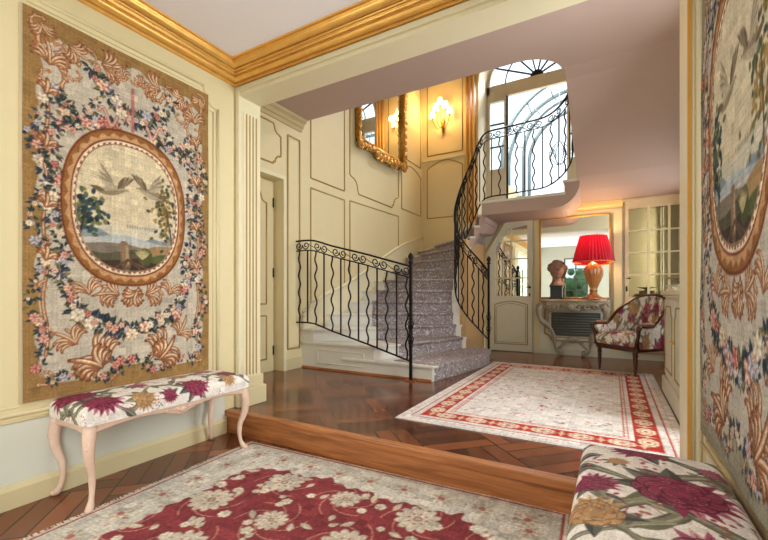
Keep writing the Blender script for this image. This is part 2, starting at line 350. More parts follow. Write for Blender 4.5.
ROSE = [((146, 66, 60), (196, 124, 108), (224, 184, 164)), ((150, 84, 66), (204, 152, 124), (232, 208, 184)), ((160, 132, 104), (212, 194, 166), (232, 220, 200)), ((132, 50, 50), (178, 90, 80), (214, 156, 138)), ((150, 120, 90), (206, 176, 140), (228, 210, 186)), ((110, 100, 116), (150, 142, 156), (206, 196, 196))]
TLEAF = [((30, 42, 54), (54, 72, 82)), ((38, 50, 44), (74, 88, 70)), ((30, 42, 54), (62, 78, 88)), ((56, 52, 70), (100, 96, 114)), ((104, 96, 56), (146, 132, 84))]
SCR = ((122, 70, 46), (176, 116, 76), (224, 196, 160))
def curve(f, n): return [f(i/(n-1)) for i in range(n)]
def paint_tapestry(cool=False):
    W, H = 1.18, 2.2; c = Canvas(W, H, .0052, (190, 178, 160)); U, V = c.U, c.V
    och = (150, 138, 116) if cool else (154, 116, 66)
    # ochre border with a scalloped inner edge
    full = (slice(None), slice(None))
    eL = .072+.012*np.sin(V*14)+.008*np.sin(V*31); eT = .07+.05*np.abs(np.sin(U*PI/W*2.0))+.012*np.sin(U*37); eB = .07+.07*np.abs(np.cos(U*PI/W*2))**2+.01*np.sin(U*29)
    m = np.maximum.reduce([.5-(U-eL)/c.step, .5-(W-U-eL)/c.step, .5-(H-V-eT)/c.step, .5-(V-eB)/c.step]); c.blend(full, m, och)
    cr = np.hypot(np.minimum(U, W-U), (H-V)); c.blend(full, .5-(cr-.2)/c.step, och)
    def sym(fn):
        fn(1); fn(-1)
    def X(x, sgn): return x if sgn > 0 else W-x
    # corner and side scrolls
    for sg in (1, -1):
        A = lambda a: a if sg > 0 else PI-a
        c.scroll(X(.16, sg), 2.03, .10, A(2.6), .9, SCR, .016, sg); c.scroll(X(.12, sg), 1.86, .085, A(1.0), .9, SCR, .014, -sg)
        c.scroll(X(.25, sg), 1.93, .07, A(2.0), .8, SCR, .012, sg); c.scroll(X(.33, sg), 2.06, .075, A(3.6), .8, SCR, .013, -sg)
        c.scroll(X(.45, sg), 2.03, .075, A(3.0), .8, SCR, .014, sg); c.scroll(X(.07, sg), 2.12, .05, A(1.0), .8, SCR, .011, sg)
        c.scroll(X(.43, sg), .10, .08, A(1.5), .7, SCR, .016, -sg); c.scroll(X(.10, sg), .13, .05, A(4.0), .9, SCR, .012, sg)
        c.scroll(X(.27, sg), .42, .07, A(3.6), .7, SCR, .012, sg, False)
        p = curve(lambda t: (X(.105+.012*math.sin(t*22), sg), .25+1.5*t), 50); c.line(p, .02, SCR[0]); c.line(p, .011, SCR[1]); c.line(p, .004, SCR[2])
        for k in range(6): c.scroll(X(.10, sg), .38+.26*k, .035, A(1.5), .8, SCR, .009, sg if k % 2 else -sg, False)
        # side flower chains
        c.garland(curve(lambda t: (X(.075+.035*math.sin(t*20), sg), .2+1.5*t), 24), .030, ROSE, TLEAF, 1.2, 1.3)
        c.garland(curve(lambda t: (X(.19+.02*math.sin(t*15)-.05*math.sin(PI*t), sg), .78+.95*t), 22), .036, ROSE, TLEAF, 1.2, 1.2)
        c.garland(curve(lambda t: (X(.16+.2*t, sg), 1.80-.14*math.sin(PI*t)+.02*t-.02, ), 8), .030, ROSE, TLEAF, 1.3, 1.3)
        c.garland(curve(lambda t: (X(.22+.25*t, sg), 1.60+.10*math.sin(PI*t*.5)), 8), .034, ROSE, TLEAF, 1.3, 1.2)
        c.garland(curve(lambda t: (X(.17+.12*t, sg), .74-.30*t), 10), .030, ROSE, TLEAF, 1.5, 1.3)
        c.garland(curve(lambda t: (X(.14+.36*t, sg), .10+.03*math.sin(6*t)), 9), .026, ROSE, TLEAF, 1.3, 1.3)
        p = curve(lambda t: (X(W/2-.05-.16*t, sg), 1.74+.05*math.sin(t*9)), 14); c.line(p, .022, (176, 116, 104)); c.line(p, .008, (220, 176, 160))
    for sg in (1, -1):
        A = lambda a: a if sg > 0 else PI-a
        c.frond(X(.44, sg), .175, .20, A(2.55), SCR, 6); c.frond(X(.40, sg), .14, .16, A(2.0)+sg*.5, SCR, 5, .018); c.frond(X(.26, sg), .30, .13, A(2.3), SCR, 5)
        c.scroll(X(.45, sg), .585, .075, A(1.2), .9, SCR, .016, sg); c.frond(X(.50, sg), .60, .13, A(2.9), SCR, 5); c.frond(X(.33, sg), .60, .12, A(1.9), SCR, 4)
        c.frond(X(.56, sg), .62, .10, A(-.9), SCR, 4, .014)
        c.scroll(X(.20, sg), 1.97, .07, A(.2), 1.0, SCR, .013, sg); c.frond(X(.12, sg), 1.92, .13, A(1.4), SCR, 5); c.frond(X(.22, sg), 2.08, .11, A(-.6), SCR, 5)
        c.frond(X(.08, sg), 2.14, .09, A(-1.3), SCR, 4); c.frond(X(.40, sg), 2.06, .14, A(.1), SCR, 5); c.frond(X(.55, sg), 2.03, .08, A(2.6), SCR, 4)
        for zz in (1.75, 1.45, 1.1, .8): c.frond(X(.105, sg), zz, .07, A(1.2), SCR, 3, .012)
    # big swags
    c.garland(curve(lambda t: (.34+.52*t, 2.0-.22*math.sin(PI*t)), 17), .042, ROSE, TLEAF, 1.6, 1.3)
    c.garland(curve(lambda t: (.26+.66*t, .50-.14*math.sin(PI*t)), 18), .046, ROSE, TLEAF, 1.6, 1.25)
    c.garland(curve(lambda t: (.46+.26*t, .15), 5), .034, ROSE, TLEAF, 1.3, 1.2)
    c.line([(W/2, 1.98), (W/2, 1.70)], .02, (188, 110, 100))
    for k in range(9): c.scroll(W/2+(k-4)*.035, 2.04+.012*math.cos(k*2), .03, 1.0, .7, SCR, .01, 1 if k % 2 else -1, False)
    # medallion
    cx, cy, a, b = .575, 1.17, .40, .515
    d = ((np.abs(U-cx)/a)**2.35+(np.abs(V-cy)/b)**2.35)**(1/2.35); ang = np.arctan2((V-cy)/b, (U-cx)/a)
    sc_ = .4/c.step
    c.blend(full, .5-(d-1.0)*sc_, (120, 56, 30)); c.blend(full, .5-(d-.975)*sc_, (150, 96, 50))
    z = np.abs(((ang*34/(2*PI)) % 1)-.5)*2; c.blend(full, np.minimum(.5-(d-(.90+.05*z))*sc_, 1), (196, 146, 98)); c.blend(full, .5-(d-.875)*sc_, (124, 50, 38))
    c.blend(full, .5-(d-.855)*sc_, (232, 214, 180)); dash = ((ang*60/(2*PI)) % 1) > .5
    c.blend(full, np.where(dash & (d < .838) & (d > .815), 1.0, 0), (150, 100, 74)); c.blend(full, .5-(d-.815)*sc_, (134, 62, 48)); c.blend(full, .5-(d-.805)*sc_, (214, 196, 162))
    ins = np.clip(.5-(d-.80)*sc_, 0, 1); save = c.c.copy()
    # landscape
    def band(f, col, al=1): c.blend(full, (.5-(V-f)/c.step)*1.0, col, al)
    band(cy-.10+.03*np.sin(U*9)+.01*np.sin(U*43), (206, 196, 172)); band(cy-.16+.04*np.sin(U*6+1)+.012*np.sin(U*37), (132, 142, 146)); band(cy-.20+.02*np.sin(U*11+2), (176, 182, 182))
    for k in range(13): c.ell(cx-.02+k*.017, cy-.115, .006, .012, (166, 156, 136))
    band(cy-.225+.012*np.sin(U*23), (186, 180, 172)); band(cy-.255+.02*np.sin(U*8+4), (128, 114, 100)); band(cy-.285+.02*np.sin(U*12), (86, 82, 60)); band(cy-.33+.02*np.sin(U*9+1), (68, 54, 44))
    c.ell(cx+.22, cy-.27, .13, .045, (164, 128, 84), .1); c.ell(cx+.24, cy-.32, .12, .035, (88, 96, 56), .1); c.ell(cx+.1, cy-.31, .05, .06, (80, 84, 50))
    for k in range(120):    # trees left
        x = cx-.31+random.gauss(.03, .055); y = cy-.03+random.gauss(-.03, .075); c.ell(x, y, .019, .012, random.choice([(46, 66, 74), (60, 82, 84), (92, 100, 70), (122, 120, 76), (40, 54, 56)]), random.random()*3)
    for k in range(120):    # tree right
        x = cx+.24+random.gauss(0, .05); y = cy+.02+random.gauss(0, .10); c.ell(x, y, .015, .010, random.choice([(146, 112, 56), (110, 96, 52), (84, 92, 66), (62, 76, 66), (166, 132, 74)]), random.random()*3)
    c.line([(cx+.30, cy-.28), (cx+.28, cy-.1), (cx+.25, cy+.05)], .012, (98, 74, 46)); c.line([(cx-.30, cy-.2), (cx-.27, cy-.05)], .012, (70, 62, 46))
    # tree stump
    c.leaf(cx-.02, cy-.42, .2, .075, PI/2+.15, (112, 86, 66)); c.line([(cx-.03, cy-.36), (cx-.045, cy-.24)], .05, (140, 112, 84)); c.line([(cx-.02, cy-.36), (cx-.025, cy-.25)], .018, (176, 150, 116))
    for dx in (-.1, -.05, .06, .12): c.line([(cx-.02, cy-.34), (cx+dx, cy-.395)], .014, (96, 72, 56))
    for k in range(9): c.leaf(cx+.08, cy-.33, .08, .012, PI/2+(k-4)*.2, (184, 166, 116))
    # plain flying birds
    for bx, by, fl, s_ in ((cx-.10, cy+.12, 1, 1), (cx+.13, cy+.15, -1, .95)):
        B = (150, 132, 106); B2 = (186, 170, 142); B3 = (112, 94, 72)
        c.ell(bx, by-.015, .05*s_, .022, B3, .3*fl); c.ell(bx+.055*fl, by+.004, .017, .013, B); c.line([(bx+.07*fl, by+.004), (bx+.09*fl, by-.002)], .005, B3)
        c.leaf(bx-.10*fl*s_, by-.04, .20*s_, .06, .25 if fl > 0 else PI-.25, B, B2)
        for q in range(6): c.leaf(bx, by, (.17-.012*q)*s_, .03, (PI/2+.55*fl+q*.12*fl), B2 if q % 2 else B)
        for q in range(5): c.leaf(bx+.02*fl, by, (.15-.012*q)*s_, .026, (PI/2-.85*fl+q*.1*fl), B if q % 2 else B3)
        c.leaf(bx-.06*fl, by-.03, .09, .03, PI-.2 if fl > 0 else .2, B3)
    new = c.c.copy(); c.c = save*(1-ins[..., None])+new*ins[..., None]
    if cool:
        c.c = c.c*np.array([.93, .95, .98])
    g = c.c.mean(-1, keepdims=True); c.c = g+(c.c-g)*.88
    c.grain(.05, .022); return c
MAG = ((92, 26, 50), (140, 48, 80), (186, 116, 134)); MAG2 = ((112, 40, 62), (170, 84, 110), (214, 168, 176))
ORG = ((138, 98, 66), (184, 144, 100), (214, 190, 156)); GRN = [((82, 82, 76), (128, 126, 116)), ((66, 68, 66), (104, 106, 100)), ((112, 112, 92), (154, 152, 130))]
def paint_fabric(W, H, step, seed, k=1.0, dens=1.0, sat=1.0, spots=None):
    random.seed(seed); c = Canvas(W, H, step, (234, 228, 224))
    n = max(2, int(H/.42*dens))
    # winding stems
    for j in range(int(3*max(1, W/.5))):
        x0 = W*(.2+.6*((j*.618+seed*.3) % 1)); ph = seed+j*2.2
        p = curve(lambda t: (x0+.16*k*math.sin(t*H*9/k+ph), t*H), int(H*60)); ws = [(.026+.014*math.sin(i*.35+j))*k for i in range(len(p))]
        c.line(p, [q*1.2 for q in ws], (92, 92, 78)); c.line(p, [q*.8 for q in ws], (128, 126, 108)); c.line([(a+.004*k, b) for a, b in p], [q*.22 for q in ws], (168, 164, 146))
        for i in range(4, len(p), 7):
            sd = 1 if (i//7) % 2 else -1; a = PI/2+sd*random.uniform(.7, 1.5); g = random.choice(GRN); L = random.uniform(.09, .15)*k
            c.leaf(p[i][0], p[i][1], L, L*.42, a, g[0], g[1]); c.line([(p[i][0]+math.cos(a)*L*t, p[i][1]+math.sin(a)*L*t) for t in (0, .5, .95)], .003*k, (190, 186, 166))
    # fine sprigs
    for q in range(int(W*H*26/k/k)):
        x, y = random.random()*W, random.random()*H; a = random.random()*6.28; c.line([(x, y), (x+.05*k*math.cos(a), y+.05*k*math.sin(a))], .0035*k, (150, 70, 92))
        for r in range(5): b = a+(r-2)*.6; c.ell(x+.05*k*math.cos(b), y+.05*k*math.sin(b), .008*k, .006*k, random.choice([(160, 50, 84), (178, 90, 80), (110, 96, 84)]), b)
    def bigflower(x, y, r, rot, pal):
        for q in range(4): g = random.choice(GRN); c.leaf(x, y, r*1.75, r*.6, rot+PI+(q-1.5)*.75, g[0], g[1])
        for q in range(9): a = rot+(q-4)*.30; c.leaf(x, y, r*1.45, r*.42, a, pal[2] if q % 2 else pal[1])
        for rad, cnt, sz in ((.72, 9, .40), (.46, 7, .36), (.2, 5, .28)):
            for q in range(cnt):
                a = rot+q*2*PI/cnt+rad*5; X_ = x+math.cos(a)*r*rad; Y_ = y+math.sin(a)*r*rad*.9; z_ = r*sz*random.uniform(.85, 1.15)
                c.ell(X_, Y_, z_, z_*.78, pal[0], a+PI/2); c.ell(X_-math.cos(a)*z_*.12, Y_-math.sin(a)*z_*.12, z_*.9, z_*.66, pal[1], a+PI/2)
                for v in (-.35, 0, .35): c.line([(X_-math.cos(a+v)*z_*.4, Y_-math.sin(a+v)*z_*.4), (X_+math.cos(a+v)*z_*.55, Y_+math.sin(a+v)*z_*.55)], r*.022, pal[2] if v else pal[0], .7)
                c.line([(X_+math.cos(a+v)*z_*.66, Y_+math.sin(a+v)*z_*.6) for v in np.linspace(-.9, .9, 6)], r*.03, pal[2], .8)
        for q in range(7):
            a = rot+(q-3)*.3; c.line([(x+math.cos(a)*r*.3, y+math.sin(a)*r*.3), (x+math.cos(a)*r*1.15, y+math.sin(a)*r*1.15)], r*.035, pal[0])
    if spots:
        for (X_, Y_, r_, ro, t_) in spots: bigflower(X_+W/2, Y_+H/2, r_, ro, (MAG, ORG, MAG2)[t_])
        n = 0
    for i in range(n):
        y = H*(i+.5)/n+random.uniform(-.05, .05)
        for jx in range(max(1, int(W/.32/k))):
            x = W*(jx+.5)/max(1, int(W/.32/k))+random.uniform(-.07, .07)+(.08 if i % 2 else -.08)*k
            typ = (i+jx) % 3
            bigflower(x, y, random.uniform(.085, .11)*k, random.random()*6.28, (MAG, ORG, MAG2)[typ])
        x = random.random()*W; c.flower(x, y+H/n*.5, .035*k, random.choice([ORG, MAG2, ((120, 36, 60), (210, 150, 150), (236, 214, 206))]))
    c.grain(.045); random.seed(seed+99); return c
def paint_rug_red(W, H, step):
    c = Canvas(W, H, step, (202, 197, 188)); U, V = c.U, c.V; full = (slice(None), slice(None))
    e = np.minimum.reduce([U, W-U, V, H-V])
    c.blend(full, .5-(e-.034)/step, (150, 54, 60)); c.blend(full, .5-(e-.022)/step, (222, 214, 198))
    # border blossoms, faint
    for k in range(900):
        x = random.random()*W; y = random.random()*H
        if min(x, W-x, y, H-y) < .36 and min(x, W-x, y, H-y) > .06:
            c.ell(x, y, random.uniform(.008, .024), .007, random.choice([(176, 160, 140), (190, 130, 124), (160, 150, 140), (222, 214, 200), (170, 100, 100)]), random.random()*3, .8)
    for i in range(int(2*(W+H)/.23)):
        s_ = i*.23; s2 = s_
        if s2 < W: x, y = s2, H-.17
        elif s2 < W+H: x, y = W-.17, H-(s2-W)
        elif s2 < 2*W+H: x, y = W-(s2-W-H), .17
        else: x, y = .17, s2-2*W-H
        if min(x, W-x, y, H-y) < .1: continue
        for q in range(7): a = q*2*PI/7; c.ell(x+.045*math.cos(a), y+.045*math.sin(a), .018, .010, (180, 166, 146), a)
        c.ell(x, y, .02, .02, (176, 110, 104))
    wob = .035*np.abs(np.sin(U*PI/.30))+.05*np.abs(np.sin(U*PI/.92))+.012*np.sin(U*60); wob2 = .035*np.abs(np.sin(V*PI/.30))+.05*np.abs(np.sin(V*PI/.92))+.012*np.sin(V*60)
    m = np.minimum.reduce([U-.27-wob2, W-U-.27-wob2, V-.24-wob, H-V-.24-wob]); cc = .5+(m)/step
    cut = (np.minimum(U, W-U)+np.minimum(V, H-V)) - .78-.03*np.sin((U-V)*40); cc = np.minimum(cc, .5+cut/step)
    msk = np.clip(cc, 0, 1); c.blend(full, msk, (134, 60, 66)); save = c.c.copy()
    base = c.c
    LT = (200, 190, 176)
    def ros(x, y, r):
        n = 12
        for q in range(n): a = 2*PI*q/n; c.ell(x+math.cos(a)*r*.72, y+math.sin(a)*r*.72, r*.34, r*.2, LT, a)
        c.ell(x, y, r*.62, r*.62, LT)
        for q in range(8): a = 2*PI*q/8; c.ell(x+math.cos(a)*r*.42, y+math.sin(a)*r*.42, r*.07, r*.05, (160, 96, 90), a)
        c.ell(x, y, r*.2, r*.2, (150, 120, 96)); c.ell(x, y, r*.1, r*.1, LT)
    nx = 4; gx = (W-.5)/nx; ny = int((H-.5)/gx)
    for i in range(nx+1):
        for j in range(ny+2):
            x = .25+gx*(i+(.5 if j % 2 else 0)); y = H-.42-gx*.8*j
            ang = 0
            for q in range(6):
                a0 = q*PI/3+.3; p = [(x+.19*t*math.cos(a0+2.2*t), y+.19*t*math.sin(a0+2.2*t)) for t in np.linspace(.3, 1, 10)]; c.line(p, .005, (206, 150, 130))
            for q in range(5):
                a = random.random()*6.28; rr = random.uniform(.13, .2); c.leaf(x+rr*math.cos(a), y+rr*math.sin(a), random.uniform(.05, .1), .035, random.random()*6.28, LT, (190, 178, 158))
            for q in range(4): a = random.random()*6.28; rr = random.uniform(.11, .22); c.flower(x+rr*math.cos(a), y+rr*math.sin(a), random.uniform(.018, .034), ((190, 176, 154), LT, (228, 220, 204)))
            ros(x, y, .115 if (i+j) % 2 else .085)
    ms = msk[..., None]; c.c = save*(1-ms)+c.c*ms
    c.grain(.07, .02); return c
def paint_rug_pale(W, H, step):
    c = Canvas(W, H, step, (214, 206, 204)); U, V = c.U, c.V; full = (slice(None), slice(None))
    e = np.minimum.reduce([U, W-U, V, H-V]); RED = (168, 54, 46)
    c.blend(full, .5-(np.abs(e-.10)-.005)/step, RED)
    c.blend(full, .5-(np.abs(e-.225)-.075)/step, RED); c.blend(full, .5-(np.abs(e-.36)-.004)/step, (178, 80, 76)); c.blend(full, .5-(np.abs(e-.335)-.004)/step, (190, 110, 100))
    def per(s_, d):
        w, h = W-2*d, H-2*d; s_ %= 2*(w+h)
        if s_ < w: return d+s_, d, 0
        s_ -= w
        if s_ < h: return W-d, d+s_, PI/2
        s_ -= h
        if s_ < w: return W-d-s_, H-d, 0
        s_ -= w; return d, H-d-s_, PI/2
    L = 2*(W+H-4*.225); n = int(L/.235)
    for i in range(n):
        x, y, a = per((i+.5)*L/n, .225); c.ell(x, y, .082, .060, (216, 204, 184), a); c.ell(x, y, .058, .040, (196, 120, 100), a); c.ell(x, y, .048, .032, (216, 204, 184), a); c.ell(x, y, .018, .014, (170, 84, 70), a)
        for q in range(8): b = q*PI/4; c.ell(x+.072*math.cos(b)*(1 if a == 0 else .75), y+.052*math.sin(b)*(1 if a == 0 else 1.4), .006, .006, RED)
        x, y, a = per(i*L/n, .225); c.ell(x, y, .012, .055, (206, 170, 140), a); c.ell(x, y, .03, .012, (206, 186, 160), a)
    for dd in (.055, .3475+.0):
        L2 = 2*(W+H-4*dd)
        for i in range(int(L2/.07)):
            x, y, a = per(i*.07, dd); c.ell(x, y, .012, .006, (188, 130, 120), a+.6)
    for i in range(4):
        for j in range(7):
            x = .55+(W-1.1)*i/3; y = .55+(H-1.1)*j/6
            if (i+j) % 2: 
                for q in range(6): b = q*PI/3+.3; c.ell(x+.05*math.cos(b), y+.04*math.sin(b), .014, .007, random.choice([(176, 84, 84), (150, 132, 140), (190, 140, 120)]), b)
            for q in range(5): c.leaf(x+random.uniform(-.2, .2), y+random.uniform(-.2, .2), .05, .02, random.random()*6, random.choice([(170, 90, 90), (146, 136, 140), (180, 150, 130), (180, 170, 165)]))
    for i in range(5):
        x, y = W/2+random.uniform(-.04, .04), .9+i*.3; c.ell(x, y, .03, .015, (170, 70, 74), random.random()*3)
    c.grain(.05, .015); return c

# ------------------------------------------------------------------ setting
XL, XR, YS, YB = -2.84, .37, 2.39, 2.62
YT = 2.31
JL, JR, HZ, CZ = -2.79, .31, 2.874, 3.065
XH, XQ, YF, HC = -3.66, 1.0, 7.17, 3.5
FZ = .19; RISE = .175; LZ = FZ+RISE*14
def st(name, mb, m, parent=None, **k): return mb.build(name, m, parent, kind='structure' if parent is None else None, **k)
st('floor', MB().box(-3.0, .52, -2.75, 2.318, -.08, 0), PARQ)
st('floor', MB().box(-3.9, 1.15, 2.32, 7.32, -.02, FZ), PARQ2)
step = st('trim_1', MB().box(XL, XR, 2.295, 2.32, 0, .14), OAK)
MB().box(XL-.0, XR, 2.27, 2.345, .135, FZ+.001).build('step_nosing', OAK, step, bevel=.008)
def side_wall(xa, xb):
    return MB().box(xa, xb, -.1, YS, 0, CZ).box(xa, xb, -2.75, -2.2, 0, CZ).box(xa, xb, -2.2, -.1, 0, .4).box(xa, xb, -2.2, -.1, 2.7, CZ)
wl = st('wall_left', side_wall(-3.0, XL), CREAM)
wr = st('wall_right', side_wall(XR, .52), CREAM)
for nm, xx in (('added_window_4', -2.93), ('added_window_5', .44)):  # unseen windows, added to let fill light into the entry
    P = MB()
    for y in np.linspace(-2.18, -.12, 5): P.box(xx-.02, xx+.02, y-.022, y+.022, .4, 2.7)
    for z in (.42, 1.0, 1.6, 2.2, 2.68): P.box(xx-.02, xx+.02, -2.2, -.1, z-.015, z+.015)
    ww = st(nm, P, WHITEP); MB().box(xx-.003, xx+.003, -2.2, -.1, .4, 2.7).build('pane', GLASS, ww)
# partition with the wide opening
P = MB().box(-3.85, JL, YS, YB, 0, HC); P.box(JR, 1.15, YS, YB, 0, HC); P.box(JL, JR, YS, YB, HZ, HC)
wf = st('wall_front', P, CREAM_PALE)
st('ceiling', MB().box(-3.0, .52, -2.75, YS, CZ, CZ+.1), CEIL)
# wall behind the camera with a broad window
P = MB().box(-3.0, -1.62, -2.75, -2.6, 0, CZ); P.box(-.80, .52, -2.75, -2.6, 0, CZ); P.box(-1.62, -.80, -2.75, -2.6, 0, .95); P.box(-1.62, -.80, -2.75, -2.6, 2.6, CZ)
st('wall_back', P, mat('grey_green_paint', (172, 172, 160), .6))
P = MB()
for x in (-1.60, -1.21, -.82): P.box(x-.022, x+.022, -2.70, -2.66, .95, 2.6)
for z in (.97, 1.37, 1.78, 2.19, 2.58): P.box(-1.62, -.80, -2.70, -2.66, z-.016, z+.016)
w2 = st('window_2', P, mat('dark_green_window_paint', (60, 70, 62), .5))
MB().box(-1.62, -.80, -2.685, -2.68, .95, 2.6).build('pane', GLASS, w2)

def cornice(prof, path, outv, name, m, parent=None): return st(name, MB().sweep(prof, path, outv), m, parent)
# gilded cornice of the entry: left wall then front header, right wall
def arcp(c, r, a0, a1, n=6): return [(c[0]+r*math.cos(a), c[1]+r*math.sin(a)) for a in np.linspace(a0, a1, n)]
pr = [(0, 2.955), (.024, 2.955), (.028, 2.980), (.022, 2.984)]+arcp((.052, 2.992), .026, PI*1.12, PI*1.95, 8)+[(.072, 2.998), (.074, 3.006)]+arcp((.088, 3.010), .010, PI*1.1, PI*1.95, 5)+[(.094, 3.016), (.097, 3.022)]
pr += arcp((.109, 3.026), .010, PI*1.1, PI*1.95, 5)+[(.114, 3.030), (.117, 3.038)]+arcp((.152, 3.046), .032, PI*1.1, PI*1.9, 9)+[(.178, 3.044), (.182, 3.054), (.200, 3.056), (.202, CZ), (0, CZ)]
cornice(pr, [(XL, -2.6), (XL, YS), (XR, YS), (XR, -2.6)], [(1, 0), (1, -1), (-1, -1), (-1, 0)], 'trim_2', GOLD)
# header face mouldings and jamb frames
P = MB().box(JL-.002, JR+.002, YS-.022, YS+.002, HZ+.03, HZ+.055); P.box(JL-.04, JR+.04, YS-.012, YS+.002, HZ+.055, HZ+.075)
st('trim_3', P, CREAM_PALE)
P = MB()
P.box(JL-.035, JL, YS-.014, YS, 0.0, HZ+.03); P.box(JL-.15, JL-.11, YS-.012, YS, 0, HZ+.0)
st('trim_4', P, CREAM_PALE)
P = MB().tube([(JR+.026, YS-.006, 0), (JR+.026, YS-.006, 2.96)], .007, 8); P.box(JR, JR+.058, YS-.006, YS, 0, 2.96); P.tube([(JR+.052, YS-.006, 0), (JR+.052, YS-.006, 2.96)], .008, 8)
jr = st('trim_5', P, CREAM_PALE)
MB().box(JR+.002, JR+.019, YS-.012, YS-.002, 0, 2.96).build('gold_strip', GOLDP, jr)
# fluted pilaster on the left reveal, and the same on the right
def pilaster(X, sgn, name):
    P = MB(); y0, y1 = YS+.012, YB-.012; z0, z1 = FZ+.26, HZ-.13; nf = 5; pts = []
    prof = [(y0, 0)]
    for k in range(nf):
        a = y0+.012+(y1-y0-.024)*k/nf; b = y0+.012+(y1-y0-.024)*(k+1)/nf
        prof += [(a, .012), (a+.004, .020), (b-.012, .020), (b-.009, .012)]
    prof += [(y1, .012), (y1, 0)]
    P.add([(X+sgn*d, y, z) for z in (z0, z1) for y, d in prof], [(i, i+1, i+1+len(prof), i+len(prof)) for i in range(len(prof)-1)])
    o = st(name, P, CREAM_PALE)
    MB().box(min(X, X+sgn*.05), max(X, X+sgn*.05), YS+.0, YB+.03, FZ, FZ+.16).box(min(X, X+sgn*.032), max(X, X+sgn*.032), YS+.01, YB+.01, FZ+.16, FZ+.26).build('plinth', BASEB, o, bevel=.006)
    G = MB()
    for k in range(1, nf):
        a = y0+.012+(y1-y0-.024)*k/nf; G.box(min(X+sgn*.010, X+sgn*.0215), max(X+sgn*.010, X+sgn*.0215), a-.013, a+.002, z0+.01, z1-.01)
    G.build('flute_gilding', LINE, o)
pilaster(JL, 1, 'trim_6')
# base boards and dado of the entry
st('baseboard_left', MB().prism([(XL, 0), (XL+.028, 0), (XL+.028, .10), (XL+.02, .112), (XL+.012, .128), (XL, .13)], -2.6, 2.27, 'y'), BASEB)
st('baseboard_right', MB().prism([(XR, 0), (XR-.028, 0), (XR-.028, .10), (XR-.012, .128), (XR, .13)], -2.6, 2.27, 'y'), BASEB)
dado = st('trim_8', MB().box(XL, XL+.006, -2.6, YS-.12, .12, .455), DADO)
MB().tube([(XL+.008, -2.6, .462), (XL+.006, YS-.02, .462)], .007, 6).build('dado_rail', CREAM, dado)
dr = st('trim_9', MB().box(XR-.006, XR, -2.6, YS-.12, .12, .455), DADO)
MB().tube([(XR-.008, -2.6, .462), (XR-.006, YS-.02, .462)], .007, 6).build('dado_rail', CREAM, dr)
def panel(mb, plane, u0, u1, z0, z1, r=.011, notch=0, top='rect', sgn=1):
    """a moulding outline on a wall plane: ('x', X) outline in y,z or ('y', Y) in x,z"""
    pts = []
    if notch:
        n = notch
        def corner(cx, cz, a0):
            return [(cx+n*math.cos(a), cz+n*math.sin(a)) for a in np.linspace(a0, a0-PI/2, 6)]
        if top == 'all':
            pts = [(u0+n, z0), (u1-n, z0)]+corner(u1, z0, PI)[0:]+[(u1, z0+n)]
            pts = [(u0+n*1.3, z0), (u1-n*1.3, z0), (u1-n*1.3, z0+n*.25)]+[(u1-n+n*.9*(1-math.cos(t)), z0+n*.25+n*.9*math.sin(t)) for t in np.linspace(0, PI/2, 5)]+[(u1, z0+n*1.3), (u1, z1-n*1.3)]
            pts += [(u1-n*.25, z1-n*1.3)]+[(u1-n*.25-n*.9*math.sin(t), z1-n*1.2+n*.9*(1-math.cos(t))) for t in np.linspace(0, PI/2, 5)]+[(u1-n*1.3, z1), (u0+n*1.3, z1)]
            pts += [(u0+n*1.2-n*.9*(1-math.cos(t)), z1-n*.25-n*.9*math.sin(t)) for t in np.linspace(0, PI/2, 5)]+[(u0, z1-n*1.3), (u0, z0+n*1.3)]
            pts += [(u0+n*.25+n*.9*math.sin(t), z0+n*1.2-n*.9*(1-math.cos(t))) for t in np.linspace(0, PI/2, 5)]
        elif top == 'top':
            pts = [(u0, z0), (u1, z0), (u1, z1-n*1.5)]+[(u1-n*1.1*math.sin(t), z1-n*1.5+n*.9*(1-math.cos(t))) for t in np.linspace(0, PI/2, 6)]+[(u1-n*1.3, z1), (u0+n*1.3, z1)]+[(u0+n*1.1*math.cos(t), z1-n*.6-n*.9*math.sin(t)) for t in np.linspace(0, PI/2, 6)][0:]+[(u0, z1-n*1.5)]
        elif top == 'arch':
            pts = [(u0, z0), (u1, z0), (u1, z1-n)]+[(u0+(u1-u0)*(1-t), z1-n+n*math.sin(PI*t)) for t in np.linspace(.02, .98, 14)]+[(u0, z1-n)]
    else: pts = [(u0, z0), (u1, z0), (u1, z1), (u0, z1)]
    ax, c = plane
    P3 = [(c, u, z) if ax == 'x' else (u, c, z) for u, z in pts]
    # mitred straight runs: subdivide sharp corners by doubling points
    Q = []
    for i, p in enumerate(P3):
        a = Vector(P3[i-1]); b = Vector(p); d = Vector(P3[(i+1) % len(P3)])
        e = min(.004, (b-a).length*.3, (d-b).length*.3)
        Q.append(b+(a-b).normalized()*e if (a-b).length > 1e-6 else b); Q.append(b+(d-b).normalized()*e if (d-b).length > 1e-6 else b)
    mb.tube(Q, r, 6, closed=True); return mb
P = MB(); panel(P, ('x', XL+.003), .62, 2.20, .50, 2.84, .014, .10, 'top'); panel(P, ('x', XL+.003), .66, 2.16, .54, 2.80, .006, .10, 'top'); panel(P, ('x', XL+.003), -1.6, .52, .50, 2.84, .014, .10, 'top')
P.build('panel_moulding', CREAM, wl)
P = MB(); panel(P, ('x', XR-.003), .62, 2.24, .50, 2.84, .012, .10, 'top'); P.build('panel_moulding', CREAM, wr)

